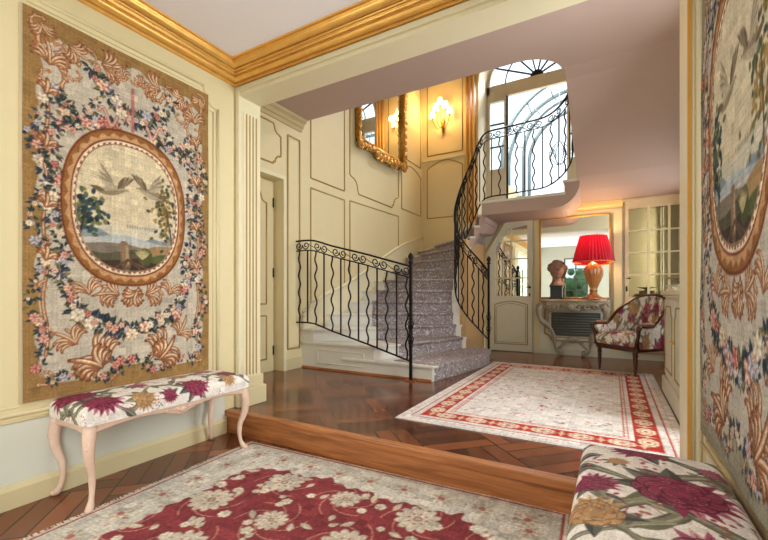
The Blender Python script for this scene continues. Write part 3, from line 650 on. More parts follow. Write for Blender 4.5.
# ---- hall
DY0, DY1, DZ = 2.85, 3.82, 2.64
P = MB().box(-3.85, XH, YB, DY0, FZ, HC); P.box(-3.85, XH, DY1, 4.17, FZ, HC); P.box(-3.85, XH, DY0, DY1, DZ, HC); P.box(-3.9, -3.85, YB, 4.17, FZ, HC)
whl = st('wall_hall_left', P, CREAM)
P = MB(); panel(P, ('x', XH), 2.62, 3.78, 2.80, 3.30, .012, .10, 'all'); panel(P, ('x', XH), 3.90, 4.13, .46, 3.24, .013); P.build('panel_moulding', LINE, whl)
P = MB(); panel(P, ('x', XH), 3.925, 4.105, .485, 3.215, .005); P.build('inner_moulding', CREAM, whl)
d1 = st('door_1', MB().box(-3.85, -3.80, DY0, DY1-.03, FZ, DZ-.03), CREAM)
P = MB(); panel(P, ('x', -3.80), DY0+.12, DY1-.15, 1.05, 2.45, .010, .08, 'top'); panel(P, ('x', -3.80), DY0+.12, DY1-.15, .35, .90, .010); P.build('door_moulding', LINE, d1)
for z in (.45, 1.45, 2.35): MB().tube([(-3.795, DY1-.035, z-.06), (-3.795, DY1-.035, z+.06)], .010, 8).build('hinge', IRON, d1)
st('trim_10', MB().box(XH-.005, XH+.012, DY1, DY1+.05, FZ, DZ+.05).box(XH-.005, XH+.012, DY0-.05, DY0, FZ, DZ+.05).box(XH-.005, XH+.012, DY0, DY1, DZ, DZ+.05), CREAM_PALE)
st('baseboard_hall', MB().box(XH, XH+.02, DY1+.05, 4.17, FZ, FZ+.14).box(XH, XH+.02, YB, DY0-.05, FZ, FZ+.14), BASEB)
pr = [(0, 3.36), (.02, 3.36), (.03, 3.40), (.05, 3.41), (.06, 3.45), (.10, 3.47), (.11, HC), (0, HC)]
cornice(pr, [(XH, YB), (XH, 4.16)], [(1, 0), (1, 0)], 'trim_11', mat('deep_cream_paint', (190, 172, 132), .5))  # cornice in a deeper cream than the wall
# hall ceiling with a rounded opening edge over the stairs
OE, OX = 4.12, -.45
pts = [(-3.9, YB), (1.15, YB), (1.15, 4.55)]+[(OX, 4.55)]+[(OX-.38+.38*math.cos(a), OE+.38-.38*math.sin(a)+.05) for a in np.linspace(0, PI/2, 9)]+[(-3.9, OE+.05)]
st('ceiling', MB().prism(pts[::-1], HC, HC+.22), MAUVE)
# sloping pink soffit of the upper flight, from the hall ceiling down to the far wall
prof = [(4.5, 3.5), (4.7, 3.47), (4.9, 3.40), (5.3, 3.20), (5.8, 2.98), (6.2, 2.81), (6.55, 2.70), (6.9, 2.64), (7.2, 2.62)]
pp = prof+[(y, z+.16) for y, z in prof[::-1]]
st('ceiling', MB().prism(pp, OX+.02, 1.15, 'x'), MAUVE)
# stairwell walls
WY = 8.15
wsl = st('wall_stair_left', MB().box(-3.85, XH, 4.17, 8.6, FZ-.1, 6.95), CREAM)
st('wall_stair_front', MB().box(-3.9, 1.15, OE-.1, OE+.04, HC+.22, 6.95), CREAM)
st('ceiling', MB().box(-3.9, 1.15, OE-.1, 8.6, 6.95, 7.05), CEIL)
P = MB().box(XQ, 1.15, YB, 2.72, FZ, HC+.2); P.box(XQ, 1.15, 3.38, 5.7, FZ, HC+.2); P.box(XQ, 1.15, 2.72, 3.38, FZ, 1.0); P.box(XQ, 1.15, 2.72, 3.38, 3.3, HC+.2); P.box(XQ, 1.15, 6.7, 8.6, FZ, 6.95); P.box(XQ, 1.15, 5.7, 6.7, FZ, 1.0); P.box(XQ, 1.15, 5.7, 6.7, 2.5, 6.95); P.box(XQ, 1.15, 4.16, 5.7, HC+.2, 6.95)
st('wall_hall_right', P, GREYW)
P = MB()
for y in (5.72, 6.2, 6.68): P.box(1.05, 1.09, y-.02, y+.02, 1.0, 2.5)
for z in (1.02, 1.5, 2.0, 2.48): P.box(1.05, 1.09, 5.7, 6.7, z-.015, z+.015)
w3 = st('added_window_3', P, WHITEP); MB().box(1.068, 1.072, 5.7, 6.7, 1.0, 2.5).build('pane', GLASS, w3)  # unseen window, added to bring light into the hall
P = MB()
for y in (2.74, 3.05, 3.36): P.box(1.05, 1.09, y-.02, y+.02, 1.0, 3.3)
for z in (1.02, 1.6, 2.2, 2.8, 3.28): P.box(1.05, 1.09, 2.72, 3.38, z-.015, z+.015)
w6 = st('added_window_6', P, WHITEP); MB().box(1.068, 1.072, 2.72, 3.38, 1.0, 3.3).build('pane', GLASS, w6)  # second unseen window, added to brighten the hall and stairs
# wall A mouldings
def railz(P, y0, y1, z0, z1, **k): panel(P, ('x', XH), y0, y1, z0, z1, .012, **k)
P = MB()
def outline_x(P, pts, r=.012):
    Q = []
    for i, p in enumerate(pts):
        a = Vector(pts[i-1]); b = Vector(p); d = Vector(pts[(i+1) % len(pts)]); Q += [b+(a-b).normalized()*.004, b+(d-b).normalized()*.004]
    P.tube([(XH, q.x, q.y) for q in Q], r, 6, closed=True)
railz(P, 4.36, 5.17, 2.80, 5.9); outline_x(P, [(4.36, 1.0), (5.17, 1.2), (5.17, 2.66), (4.36, 2.66)])
railz(P, 5.32, 7.0, 2.84, 5.9, notch=.20, top='all'); outline_x(P, [(5.32, 2.05), (6.2, 2.32), (7.0, 2.52), (7.0, 2.70), (5.32, 2.66)] if False else [(5.32, 1.3), (6.1, 1.6), (7.0, 2.0), (7.0, 2.72), (5.32, 2.68)])
railz(P, 7.14, 8.05, 3.95, 5.9); railz(P, 7.14, 8.05, 2.9, 3.85, notch=.12, top='arch')
P.build('panel_moulding', LINE, wsl)
# wall B (left of the window) and the arched window wall
WX0, WX1, WC, WS = -2.40, -.20, -1.30, 5.50      # opening at the room face
R1, R2 = 1.10, .985
arc = [(WC-R1*math.cos(t), WS+R1*math.sin(t)) for t in np.linspace(0, PI, 25)]
P = MB().box(-3.85, WX0, WY, 8.6, FZ-.1, 6.95); P.box(WX1, 1.15, WY, 8.6, FZ-.1, 6.95); P.box(WX0, WX1, WY, 8.6, FZ-.1, LZ-.01)
for (x0, z0), (x1, z1) in zip(arc[:-1], arc[1:]): P.add([(x0, WY, z0), (x1, WY, z1), (x1, WY, 6.95), (x0, WY, 6.95)], [(0, 1, 2, 3)])
wsb = st('wall_stair_back', P, CREAM)
P = MB(); arc2 = [(WC-R2*math.cos(t), WS+R2*math.sin(t)) for t in np.linspace(0, PI, 25)]
A = [(WX0, 2.62)]+arc+[(WX1, 2.62)]; B = [(WC-R2, 2.62)]+arc2+[(WC+R2, 2.62)]
n = len(A); P.add([(x, WY, z) for x, z in A]+[(x, 8.42, z) for x, z in B], [(i, i+1, i+1+n, i+n) for i in range(n-1)])
P.build('window_reveal', WHITEP, wsb)
P = MB(); panel(P, ('y', WY), -3.54, -2.74, 4.22, 6.5, .012); panel(P, ('y', WY), -3.54, -2.74, 2.85, 4.08, .012, .15, 'arch'); P.build('panel_moulding', LINE, wsb)
st('trim_12', MB().box(-3.65, -2.42, WY-.03, WY, 4.10, 4.14), CREAM_PALE)
TAUPE = mat('taupe_window_paint', (204, 195, 174), .45)
P = MB(); yw0, yw1 = 8.38, 8.46
def bar(x0, x1, z0, z1): P.box(x0, x1, yw0, yw1, z0, z1)
bar(WC-R2, WC-R2+.06, 2.62, WS); bar(WC+R2-.06, WC+R2, 2.62, WS); bar(WC-R2, WC+R2, 5.34, 5.52)
P.tube([(WC-(R2-.03)*math.cos(t), 8.42, WS+(R2-.03)*math.sin(t)) for t in np.linspace(0, PI, 25)], .04, 6, up=(0, 1, 0))
bar(WC-R2+.06, WC+R2-.06, 5.26, 5.34); bar(-1.93, -1.89, 2.62, 5.3); bar(-.75, -.69, 2.62, 5.3)
for a, b in ((WC-R2+.06, -1.93), (-.69, WC+R2-.06)): bar(a, b, 2.64, 3.78); bar(a, b, 5.18, 5.26)
w1 = st('window_1', P, TAUPE)
D = MB()
for t in np.linspace(0, PI, 8)[1:-1]: D.tube([(WC-.08*math.cos(t), 8.42, WS+.03+.08*math.sin(t)), (WC-.95*math.cos(t), 8.42, WS+.95*math.sin(t))], .019, 4)
D.prism([(WC-.13*math.cos(t), WS+.01+.13*math.sin(t)) for t in np.linspace(0, PI, 9)], 8.40, 8.44, 'y')
D.tube([(WC-.62*math.cos(t), 8.44, WS+.02+.62*math.sin(t)) for t in np.linspace(0, PI, 21)], .014, 4)
for a, b in ((WC-R2+.06, -1.93), (-.69, WC+R2-.06)):
    for z in (4.25, 4.72): D.box(a, b, 8.40, 8.44, z-.012, z+.012)
D.box(-1.895, -1.86, 8.39, 8.45, 2.64, 5.28); D.build('glazing_bar', IRON, w1)
MB().box(WC-R2+.05, -1.92, 8.415, 8.42, 3.78, 5.2).build('pane', GLASS, w1); MB().box(-.7, WC+R2-.05, 8.415, 8.42, 3.78, 5.2).build('pane', GLASS, w1)

# ---- far wall of the hall
wfar = st('wall_far', MB().box(-1.99, -.42, YF, 7.32, FZ, 2.435).box(-.42, 1.15, YF, 7.32, FZ, 2.66), GREYW)
P = MB(); P.box(-1.97, -1.93, YF-.02, YF, FZ, 2.1)
st('trim_13', P, CREAM)
st('wall_under_stair', MB().box(-2.10, -2.0, 6.12, YF, FZ, 2.05), mat('warm_plaster', (206, 172, 126), .6, noise=.08, scale=3))
# far wall upper cornice
pr = [(0, 2.50), (.02, 2.50), (.03, 2.54), (.06, 2.56), (.075, 2.61), (.075, 2.63), (0, 2.63)]
cornice(pr, [(-1.05, YF), (.14, YF)], [(0, -1), (0, -1)], 'trim_14', mat('pale_gold_paint', (224, 194, 134), .45))
P = MB().box(-1.14, -1.06, YF-.03, YF, FZ, 2.5); P.box(.02, .13, YF-.03, YF, FZ, 2.5); P.box(-1.06, .02, YF-.03, YF, 2.43, 2.5)
st('trim_15', P, CREAM)
st('baseboard_far', MB().box(-1.14, .18, YF-.035, YF-.0, FZ, FZ+.10).box(.18, XQ, YF-.02, YF, FZ, FZ+.12), GREYW)
P = MB(); panel(P, ('y', YF-.002), -.98, -.02, .42, 1.02, .014, .08, 'all'); panel(P, ('y', YF-.002), -.93, -.07, .47, .97, .006, .07, 'all'); P.build('panel_moulding', LINE, wfar)
# French door with mirrored panes, cut by the rising stair on the left
def zcut(x): return 2.47 if x > -1.58 else 2.47-(-1.58-x)*1.42
dx0, dx1 = -1.92, -1.17
D2 = MB()
gl0, gl1, gz0 = -1.79, -1.255, 1.15
D2.prism([(dx0, FZ+.01), (dx1, FZ+.01), (dx1, gz0), (dx0, gz0)], YF-.05, YF-.012, 'y')
D2.prism([(gl1, gz0), (dx1, gz0), (dx1, 2.5), (gl1, 2.5)], YF-.05, YF-.012, 'y')
D2.prism([(dx0, gz0), (gl0, gz0), (gl0, zcut(gl0)-.02), (dx0, zcut(dx0)-.02)], YF-.05, YF-.012, 'y')
D2.prism([(gl0, zcut(gl0)-.16), (-1.58, 2.31), (gl1, 2.36), (gl1, 2.5), (-1.56, 2.5), (gl0, zcut(gl0)+.03)], YF-.05, YF-.012, 'y')
d2 = st('door_2', D2, GREYW)
MB().prism([(gl0, gz0), (gl1, gz0), (gl1, 2.40), (-1.58, 2.36), (gl0, zcut(gl0)-.1)], YF-.030, YF-.026, 'y').build('mirror_pane', MIRR, d2)
G = MB(); G.box(-1.535, -1.515, YF-.05, YF-.028, gz0, 2.36)
for z in (1.46, 1.79, 2.10): G.box(gl0, gl1, YF-.05, YF-.028, z-.010, z+.010)
G.build('glazing_bar', CREAM, d2)
P = MB(); panel(P, ('y', YF-.052), -1.80, -1.25, .32, 1.06, .008, .06, 'arch'); panel(P, ('y', YF-.052), -1.77, -1.28, .35, 1.02, .004, .06, 'arch'); P.build('panel_moulding', LINE, d2)
P = MB().lathe([(.0, 0), (.02, 0), (.02, .012), (.008, .016), (.008, .05), (0, .05)], (0, 0, 0), 10)
hv = [(-1.215+p[0], YF-.05-p[2], 1.30+p[1]) for p in P.v]; P.v = hv; P.tube([(-1.215, YF-.095, 1.30), (-1.29, YF-.10, 1.30)], .008, 8); P.box(-1.225, -1.205, YF-.054, YF-.05, 1.14, 1.20); P.build('handle', IRON, d2)
# diagonal moulding over the door
tr = [(dx0-.05, zcut(dx0)-.10), (-1.60, 2.46), (-1.14, 2.47)]
P = MB()
for o_, r_ in ((0, .018), (.06, .008)): P.tube([(x, YF-.05, z+o_) for x, z in tr], r_, 6)
st('trim_16', P, CREAM)
# glazed cupboard door to the right
D3 = MB(); cx0, cx1 = .17, 1.0
D3.box(cx0, cx0+.045, YF-.05, YF-.012, FZ+.12, 2.62); D3.box(cx0+.045, cx1, YF-.049, YF-.012, 2.47, 2.60); D3.box(cx0+.045, cx1, YF-.049, YF-.012, FZ+.12, 1.14); D3.box(cx0-.03, cx1, YF-.075, YF-.01, 2.58, 2.62)
d3 = st('door_3', D3, mat('beige_paint', (212, 192, 158), .45))
MB().box(cx0+.04, cx1, YF-.030, YF-.026, 1.1, 2.5).build('mirror_pane', MIRR_D, d3)
G = MB()
for x in (.47, .72, .97): G.box(x-.016, x+.016, YF-.05, YF-.028, 1.1, 2.5)
for z in (1.47, 1.80, 2.13): G.box(cx0+.045, cx1, YF-.048, YF-.028, z-.010, z+.010)
G.build('glazing_bar', CREAM, d3)
P = MB().tube([(cx0+.02, YF-.05, 1.42), (cx0+.02, YF-.09, 1.42), (cx0+.07, YF-.095, 1.415)], .007, 8); P.box(cx0+.01, cx0+.03, YF-.056, YF-.05, 1.22, 1.30); P.build('handle', IRON, d3)

# ------------------------------------------------------------------ staircase
C0 = Vector((-1.78, 6.10)); RI = .32
ANG = [math.radians(a) for a in (270, 249, 229, 216, 204, 192.5, 181, 169.5, 158, 146.5, 135, 121, 107, 92)]
RISE = .175
def outer(a):
    c, s = math.cos(a), math.sin(a); t = []
    if c < -1e-6: t.append((XH-C0.x)/c)
    if s < -1e-6: t.append((4.17-C0.y)/s)
    if s > 1e-6: t.append((WY-C0.y)/s)
    r = min(x for x in t if x > 0); return (C0.x+c*r, C0.y+s*r)
def inn(a, r=RI): return (C0.x+math.cos(a)*r, C0.y+math.sin(a)*r)
stair = thing('staircase', 'winding staircase with pale stone steps and patterned grey carpet runner', 'staircase', (-2.6, 5.2, FZ))
def zsoff(a):     # smooth underside of the winders
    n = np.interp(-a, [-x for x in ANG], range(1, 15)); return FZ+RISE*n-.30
step1 = [(-1.75, 4.17), (-1.66, 4.6), (-1.60, 5.0), (-1.545, 5.4), (-1.53, 5.7), (-1.58, 5.88), (-1.70, 5.95)]
for n in range(1, 14):
    z = FZ+RISE*n; a0 = ANG[n-1]; a1 = ANG[n]-math.radians(3); da = math.radians(1.3)
    aa = list(np.linspace(a0, a1, 7))
    def wedge(b0, b1):
        ins = [inn(a) for a in np.linspace(b0, b1, 6)]; out = [outer(b0)]
        for cpt in ((XH, 4.17), (XH, WY)):
            ac = math.atan2(cpt[1]-C0.y, cpt[0]-C0.x) % (2*PI)
            if b1 < ac < b0: out.append(cpt)
        out.append(outer(b1)); return ins, out
    ins, out = wedge(a0, a1); out = [(x, 4.17+.002*n if abs(y-4.17) < 1e-4 else y) for x, y in out]
    if n == 1:
        poly = step1+[inn(math.radians(250)), inn(math.radians(225)), outer(math.radians(243))]; poly = step1+[(-1.95, 5.80), outer(math.radians(240))]
        MB().prism(poly[::-1], FZ, z-.03).build('riser', STONE, stair); 
        big = [(-1.735, 4.145), (-1.64, 4.6), (-1.58, 5.0), (-1.52, 5.4), (-1.505, 5.7), (-1.56, 5.90), (-1.70, 5.98), (-1.95, 5.80), (outer(math.radians(238))[0], 4.145)]
        MB().prism(big[::-1], z-.03, z).build('tread', STONE, stair, bevel=.006)
        cp = [(-1.732, 4.20), (-1.628, 4.6), (-1.568, 5.0), (-1.508, 5.4), (-1.493, 5.68), (-1.548, 5.89), (-1.70, 5.97), (-1.9, 5.82), (-2.3, 4.28)]
        MB().prism(cp[::-1], z, z+.008).build('carpet', CARPET, stair)
        cq = [(p[0]+.012, p[1]) for p in step1 if p[1] > 4.5]; cq = [(-1.748, 4.20)]+cq
        P = MB(); k = len(cq); P.add([(x, y, h) for h in (FZ+.002, z+.005) for x, y in [(a+.004, b) for a, b in cq]], [(i, i+1, i+1+k, i+k) for i in range(k-1)]); P.add([(x+.022, y, h) for h in (z-.03, z+.008) for x, y in cq], [(i, i+1, i+1+k, i+k) for i in range(k-1)]); P.build('carpet', CARPET, stair)
        continue
    fill = n <= 9; poly = ins+out[::-1]
    if fill: MB().prism(poly, FZ, z-.03).build('riser', STONE, stair)
    else:
        zb = [zsoff(a) for a in np.linspace(a0, a1, 6)]+[zsoff(a1)]+([zsoff((a0+a1)/2)] if len(out) == 3 else [])+[zsoff(a0)]
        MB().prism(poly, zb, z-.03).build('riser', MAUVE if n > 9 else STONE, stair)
    ins2, out2 = wedge(a0+da, a1); sidey = 4.145 if n in (2, 3) else None
    if sidey: out2 = [(x, sidey if abs(y-4.17) < 1e-4 else y) for x, y in out2]
    i3 = [(C0.x+math.cos(a)*(RI-.02), C0.y+math.sin(a)*(RI-.02)) for a in np.linspace(a0+da, a1, 6)]
    MB().prism(i3+out2[::-1], z-.03, z).build('tread', STONE, stair, bevel=.005)
    # carpet runner: top, nosing and riser
    r0, r1 = .42, min(1.66, math.dist(outer(a0), C0)-.1)
    b0 = a0+da*1.25; b1 = ANG[n]+.002
    top = [inn(b0, r0), inn(b0, r1)]+[inn(a, 1.66) for a in np.linspace(b0, b1, 5)[1:]]+[inn(b1, r0)]
    C = MB().prism(top, z, z+.008)
    lowA = a0+.004
    off = Vector((-math.sin(a0), math.cos(a0)))*.009     # toward the lower side (increasing angle)
    pa, pb = Vector(inn(a0, r0))+off, Vector(inn(a0, r1))+off; zl = FZ+RISE*(n-1)+.004
    C.add([(pa.x, pa.y, zl), (pb.x, pb.y, zl), (pb.x, pb.y, z-.03), (pa.x, pa.y, z-.03)], [(0, 1, 2, 3)])
    qa, qb = inn(b0, r0), inn(b0, r1); o2 = off*.3
    C.add([(qa[0]+o2.x, qa[1]+o2.y, z-.032), (qb[0]+o2.x, qb[1]+o2.y, z-.032), (qb[0]+o2.x, qb[1]+o2.y, z+.008), (qa[0]+o2.x, qa[1]+o2.y, z+.008)], [(0, 1, 2, 3)])
    C.add([(pa.x, pa.y, z-.032), (pb.x, pb.y, z-.032), (qb[0]+o2.x, qb[1]+o2.y, z-.032), (qa[0]+o2.x, qa[1]+o2.y, z-.032)], [(0, 1, 2, 3)])
    C.tube([(qa[0]+o2.x, qa[1]+o2.y, z-.010), (qb[0]+o2.x, qb[1]+o2.y, z-.010)], .021, 10)
    C.build('carpet', CARPET, stair)
# landing with its rounded end and the first step of the next flight
LZ = FZ+RISE*14
prof = [(-1.80, 2.43), (-.74, 2.43)]+[(-.74+.34*math.sin(t), 2.77-.34*math.cos(t)) for t in np.linspace(.2, PI/2, 8)]+[(-.40, LZ+RISE-.01), (-.60, LZ+RISE-.01), (-.60, LZ), (-1.80, LZ)]
MB().prism(prof, 6.30, 7.165, 'y').build('landing', MAUVE, stair)
MB().box(-1.86, -.42, 7.165, 7.34, 2.44, LZ).build('landing', MAUVE, stair)
MB().box(-1.86, -.2, 7.34, WY-.002, LZ-.2, LZ).build('landing', STONE, stair)
MB().box(-1.84, -.585, 6.275, 6.34, LZ-.03, LZ+.006).build('landing_nosing', STONE, stair, bevel=.006)
MB().box(-.62, -.40, 6.275, 7.15, LZ+RISE-.03, LZ+RISE).build('tread', STONE, stair, bevel=.006)
# brown skirting line at the foot of the stair and cream skirting up the wall
st('trim_17', MB().box(XH, -1.76, 4.15, 4.172, FZ, FZ+.022), OAK)
P = MB(); top = []; bot = []
ys = [4.18, 4.6, 5.1, 5.5, 5.95, 6.35, 6.8, 7.3, 7.9, 8.14]
for y in ys:
    a = math.atan2(y-C0.y, XH-C0.x) % (2*PI); n = float(np.interp(-a, [-x for x in ANG], range(1, 15))); zz = FZ+RISE*n
    top.append((y, zz+.30)); bot.append((y, zz-.1))
top[0] = (4.18, FZ+RISE*3+.22)
k = len(ys); P.add([(XH+.02, y, z) for y, z in top]+[(XH+.02, y, z) for y, z in bot]+[(XH, y, z) for y, z in top], [(i, i+1, i+1+k, i+k) for i in range(k-1)]+[(i, i+1, i+1+2*k, i+2*k) for i in range(k-1)])
P.tube([(XH+.018, y, z) for y, z in top], .026, 8); P.tube([(XH+.02, y, z-.07) for y, z in top], .008, 6); st('trim_18', P, CREAM_PALE)
# panel on the stair side
P = MB(); panel(P, ('y', 4.167), -3.38, -2.66, .27, .44, .006); P.build('panel_moulding', WHITEP, stair)

# ------------------------------------------------------------------ iron railings
class Path:
    def __init__(s, pts):
        # Catmull-Rom through pts
        P = [Vector(p) for p in pts]; Q = []
        for i in range(len(P)-1):
            p0, p1, p2, p3 = P[max(i-1, 0)], P[i], P[i+1], P[min(i+2, len(P)-1)]
            for t in np.linspace(0, 1, 9)[:-1]:
                Q.append(.5*((2*p1)+(p2-p0)*t+(2*p0-5*p1+4*p2-p3)*t*t+(3*p1-p0-3*p2+p3)*t**3))
        Q.append(P[-1]); s.Q = Q; d = [0]
        for a, b in zip(Q[:-1], Q[1:]): d.append(d[-1]+max((b-a).length, 1e-6))
        s.d = d; s.L = d[-1]; s.arr = np.array([list(q) for q in Q])
    def at(s, x): return Vector([float(np.interp(x, s.d, s.arr[:, k])) for k in range(3)])
def up_(v, z): return Vector((v.x, v.y, v.z+z))
def railing(root, path, H, gap, spacing, first=0.0, skip_end=.03, scroll_to=None, motif=.30):
    N = max(4, int(path.L/.05)); S = np.linspace(0, path.L, N)
    MB().tube([up_(path.at(s), H) for s in S], .020, 8, flat=.6, up=(0, 0, 1)).build('handrail', IRON, root)
    MB().tube([up_(path.at(s), H-gap) for s in S], .009, 6).build('lower_rail', IRON, root)
    MB().tube([path.at(s) for s in S], .011, 6).build('bottom_rail', IRON, root)
    i = 0; s = first
    while s < path.L-skip_end:
        b = path.at(s); t = (path.at(min(s+.02, path.L))-path.at(max(s-.02, 0))); t.z = 0
        t = t.normalized() if t.length > 1e-5 else Vector((1, 0, 0)); hh = H-gap
        if i % 2 == 0:
            M = 33; pts = []
            for k in range(M):
                q = k/(M-1); am = .017*min(1, q*9, (1-q)*9); pts.append(b+Vector((0, 0, hh*q))+t*(am*math.sin(q*2*PI*4.2)))
            MB().tube(pts, .0105, 6).build('baluster', IRON, root)
        else: MB().tube([b, up_(b, hh)], .0105, 4).build('baluster', IRON, root)
        i += 1; s += spacing
    # scroll frieze between the two top rails
    s = .10
    def pt(s_, z): return up_(path.at(min(max(s_, 0), path.L)), H-gap/2+z)
    while s < path.L-.08:
        SM = MB(); R = gap*.42
        for sg in (-1, 1):
            sp = []
            for k in range(22):
                q = k/21; a = PI/2*sg+sg*q*2*PI*1.35; r = R*(1-.75*q); sp.append(pt(s+sg*R*1.05+r*math.cos(a+PI/2), (1 if sg > 0 else -1)*0+r*math.sin(a+PI/2)))
            SM.tube(sp, .0075, 5)
        SM.tube([pt(s+q, .3*gap*math.sin(q/.26*PI*2)*.5) for q in np.linspace(.085, motif-.085, 9)], .004, 5)
        SM.ball(pt(s, 0), .011, 6, 4)
        SM.build('scroll', IRON, root); s += motif
def newel(root, x, y, z0, z1):
    P = MB().tube([(x, y, z0), (x, y, z1-.12)], .021, 4, smooth=False)
    for zc in (z0+.45, z0+.62):
        for k in range(4):
            a = k*PI/2; P.tube([(x+math.cos(a+q*3)*.034*math.sin(PI*q), y+math.sin(a+q*3)*.034*math.sin(PI*q), zc-.07+.14*q) for q in np.linspace(0, 1, 9)], .006, 5)
        P.lathe([(.0, -.085), (.026, -.08), (.026, -.065), (.0, -.06)], (x, y, zc), 10); P.lathe([(0, .06), (.026, .065), (.026, .08), (0, .085)], (x, y, zc), 10)
    P.build('newel_post', IRON, root)
    MB().lathe([(0, -.13), (.026, -.12), (.03, -.10), (.016, -.085), (.030, -.06), (.033, -.045), (.022, -.02), (.006, 0), (0, .004)], (x, y, z1), 12).build('finial', IRON, root)
    MB().box(x-.055, x+.055, y-.05, y+.05, z0-.012, z0).build('foot_plate', mat('copper_brown', (150, 88, 56), .4, metal=.3), root)
rl = thing('stair_railing', 'short black wrought iron railing from the panelled wall to the left newel post', 'railing', (-1.98, 4.10, FZ))
pa = Path([(-3.65, 4.06, .80), (-3.38, 4.07, .795), (-3.05, 4.08, .70), (-2.6, 4.085, .585), (-2.3, 4.09, .50), (-2.0, 4.095, .415)])
railing(rl, pa, 1.075, .13, .135, first=.05); newel(rl, -1.98, 4.09, FZ+.012, 1.64)
r2 = thing('stair_railing', 'tall black wrought iron railing curling up from the right newel post and along the landing', 'railing', (-1.62, 6.03, FZ))
pb = Path([(-1.64, 6.05, .50), (-1.72, 5.86, .66), (-1.87, 5.755, .86), (-2.03, 5.79, 1.10), (-2.12, 5.94, 1.38), (-2.135, 6.12, 1.68), (-2.08, 6.26, 2.0), (-1.97, 6.34, 2.32), (-1.85, 6.33, 2.58), (-1.72, 6.30, 2.70),
           (-1.4, 6.29, 2.715), (-1.1, 6.29, 2.73), (-.86, 6.29, 2.75), (-.68, 6.26, 2.83), (-.53, 6.14, 2.95), (-.46, 5.95, 3.08), (-.44, 5.6, 3.28), (-.44, 5.2, 3.5), (-.44, 4.8, 3.72)])
railing(r2, pb, 1.03, .13, .125, first=.14, skip_end=.4); newel(r2, -1.625, 6.06, FZ+.012, 1.75)
# ------------------------------------------------------------------ tapestries
def hang(root, c, plane, y0, y1, z0, X, sgn):
    nx, ny = c.nx, c.ny; yy = np.linspace(y0, y1, nx); zz = np.linspace(z0, z0+c.H, ny)
    Y, Z = np.meshgrid(yy, zz, indexing='ij'); wv = .003*np.sin(Y*9+Z*1.5)+.002*np.sin(Z*7+Y*3)+.0012*rng.normal(0, .3, Y.shape)
    Pm = np.stack([X+sgn*(.008+wv), Y, Z], -1); return grid_obj('woven_panel', Pm, c.c, WEAVE, root)
tl = thing('tapestry', 'large woven tapestry with oval bird landscape medallion hanging on the left wall above the bench', 'tapestry', (XL+.02, 1.51, .56))
cT = paint_tapestry(); hang(tl, cT, 0, .93, 2.095, .56, XL+.022, 1)
MB().box(XL+.001, XL+.020, .922, 2.10, .555, 2.765).build('backing', mat('backing_cloth', (205, 190, 160), .8), tl)
random.seed(21)
tr_ = thing('tapestry', 'faded woven tapestry with landscape medallion hanging on the right wall, seen edge-on', 'tapestry', (XR-.02, 1.66, .56))
cT2 = paint_tapestry(True); hang(tr_, cT2, 0, 2.235, 1.05, .56, XR-.022, -1)
MB().box(XR-.020, XR-.001, 1.045, 2.24, .555, 2.765).build('backing', mat('backing_cloth_right', (190, 176, 150), .8), tr_)

# ------------------------------------------------------------------ rugs
def rug(root, c, x0, y0, z, rot=0, th=.010, center=None):
    X = c.U+x0; Y = c.V+y0; cr, sr = math.cos(rot), math.sin(rot)
    if center: X, Y = center[0]+(X-center[0])*cr-(Y-center[1])*sr, center[1]+(X-center[0])*sr+(Y-center[1])*cr
    Z = z+th+.0007*rng.normal(0, 1, X.shape); e = np.zeros_like(Z); e[0, :] = e[-1, :] = 1; e[:, 0] = e[:, -1] = 1; Z = np.where(e > 0, z+.001, Z)
    return grid_obj('pile', np.stack([X, Y, Z], -1), c.c, PILE, root)
random.seed(5)
rg = thing('rug', 'red rug with pale rosettes and ivory border on the lower floor before the step', 'rug', (-1.3, .9, 0))
W1, H1 = 2.26, 3.0; c = paint_rug_red(W1, H1, .0068); cen = (-1.32, 2.27)
rug(rg, c, -2.45, -.73, 0, math.radians(2.2), .010, cen)
F = MB(); cr, sr = math.cos(math.radians(2.2)), math.sin(math.radians(2.2))
for k in range(330):
    y = -.72+3.0*k/330; x = -2.45; px = cen[0]+(x-cen[0])*cr-(y-cen[1])*sr; py = cen[1]+(x-cen[0])*sr+(y-cen[1])*cr; j = random.uniform(-.006, .006)
    F.box(px-.022-random.random()*.008, px+.002, py+j-.0022, py+j+.0022, .001, .005)
F.build('fringe', FRINGE, rg)
random.seed(9)
rg2 = thing('rug', 'pale grey carpet with red floral border on the upper floor before the staircase', 'rug', (-.55, 4.3, FZ))
c = paint_rug_pale(1.92, 3.06, .0078); rug(rg2, c, -1.49, 2.79, FZ, math.radians(0), .010)

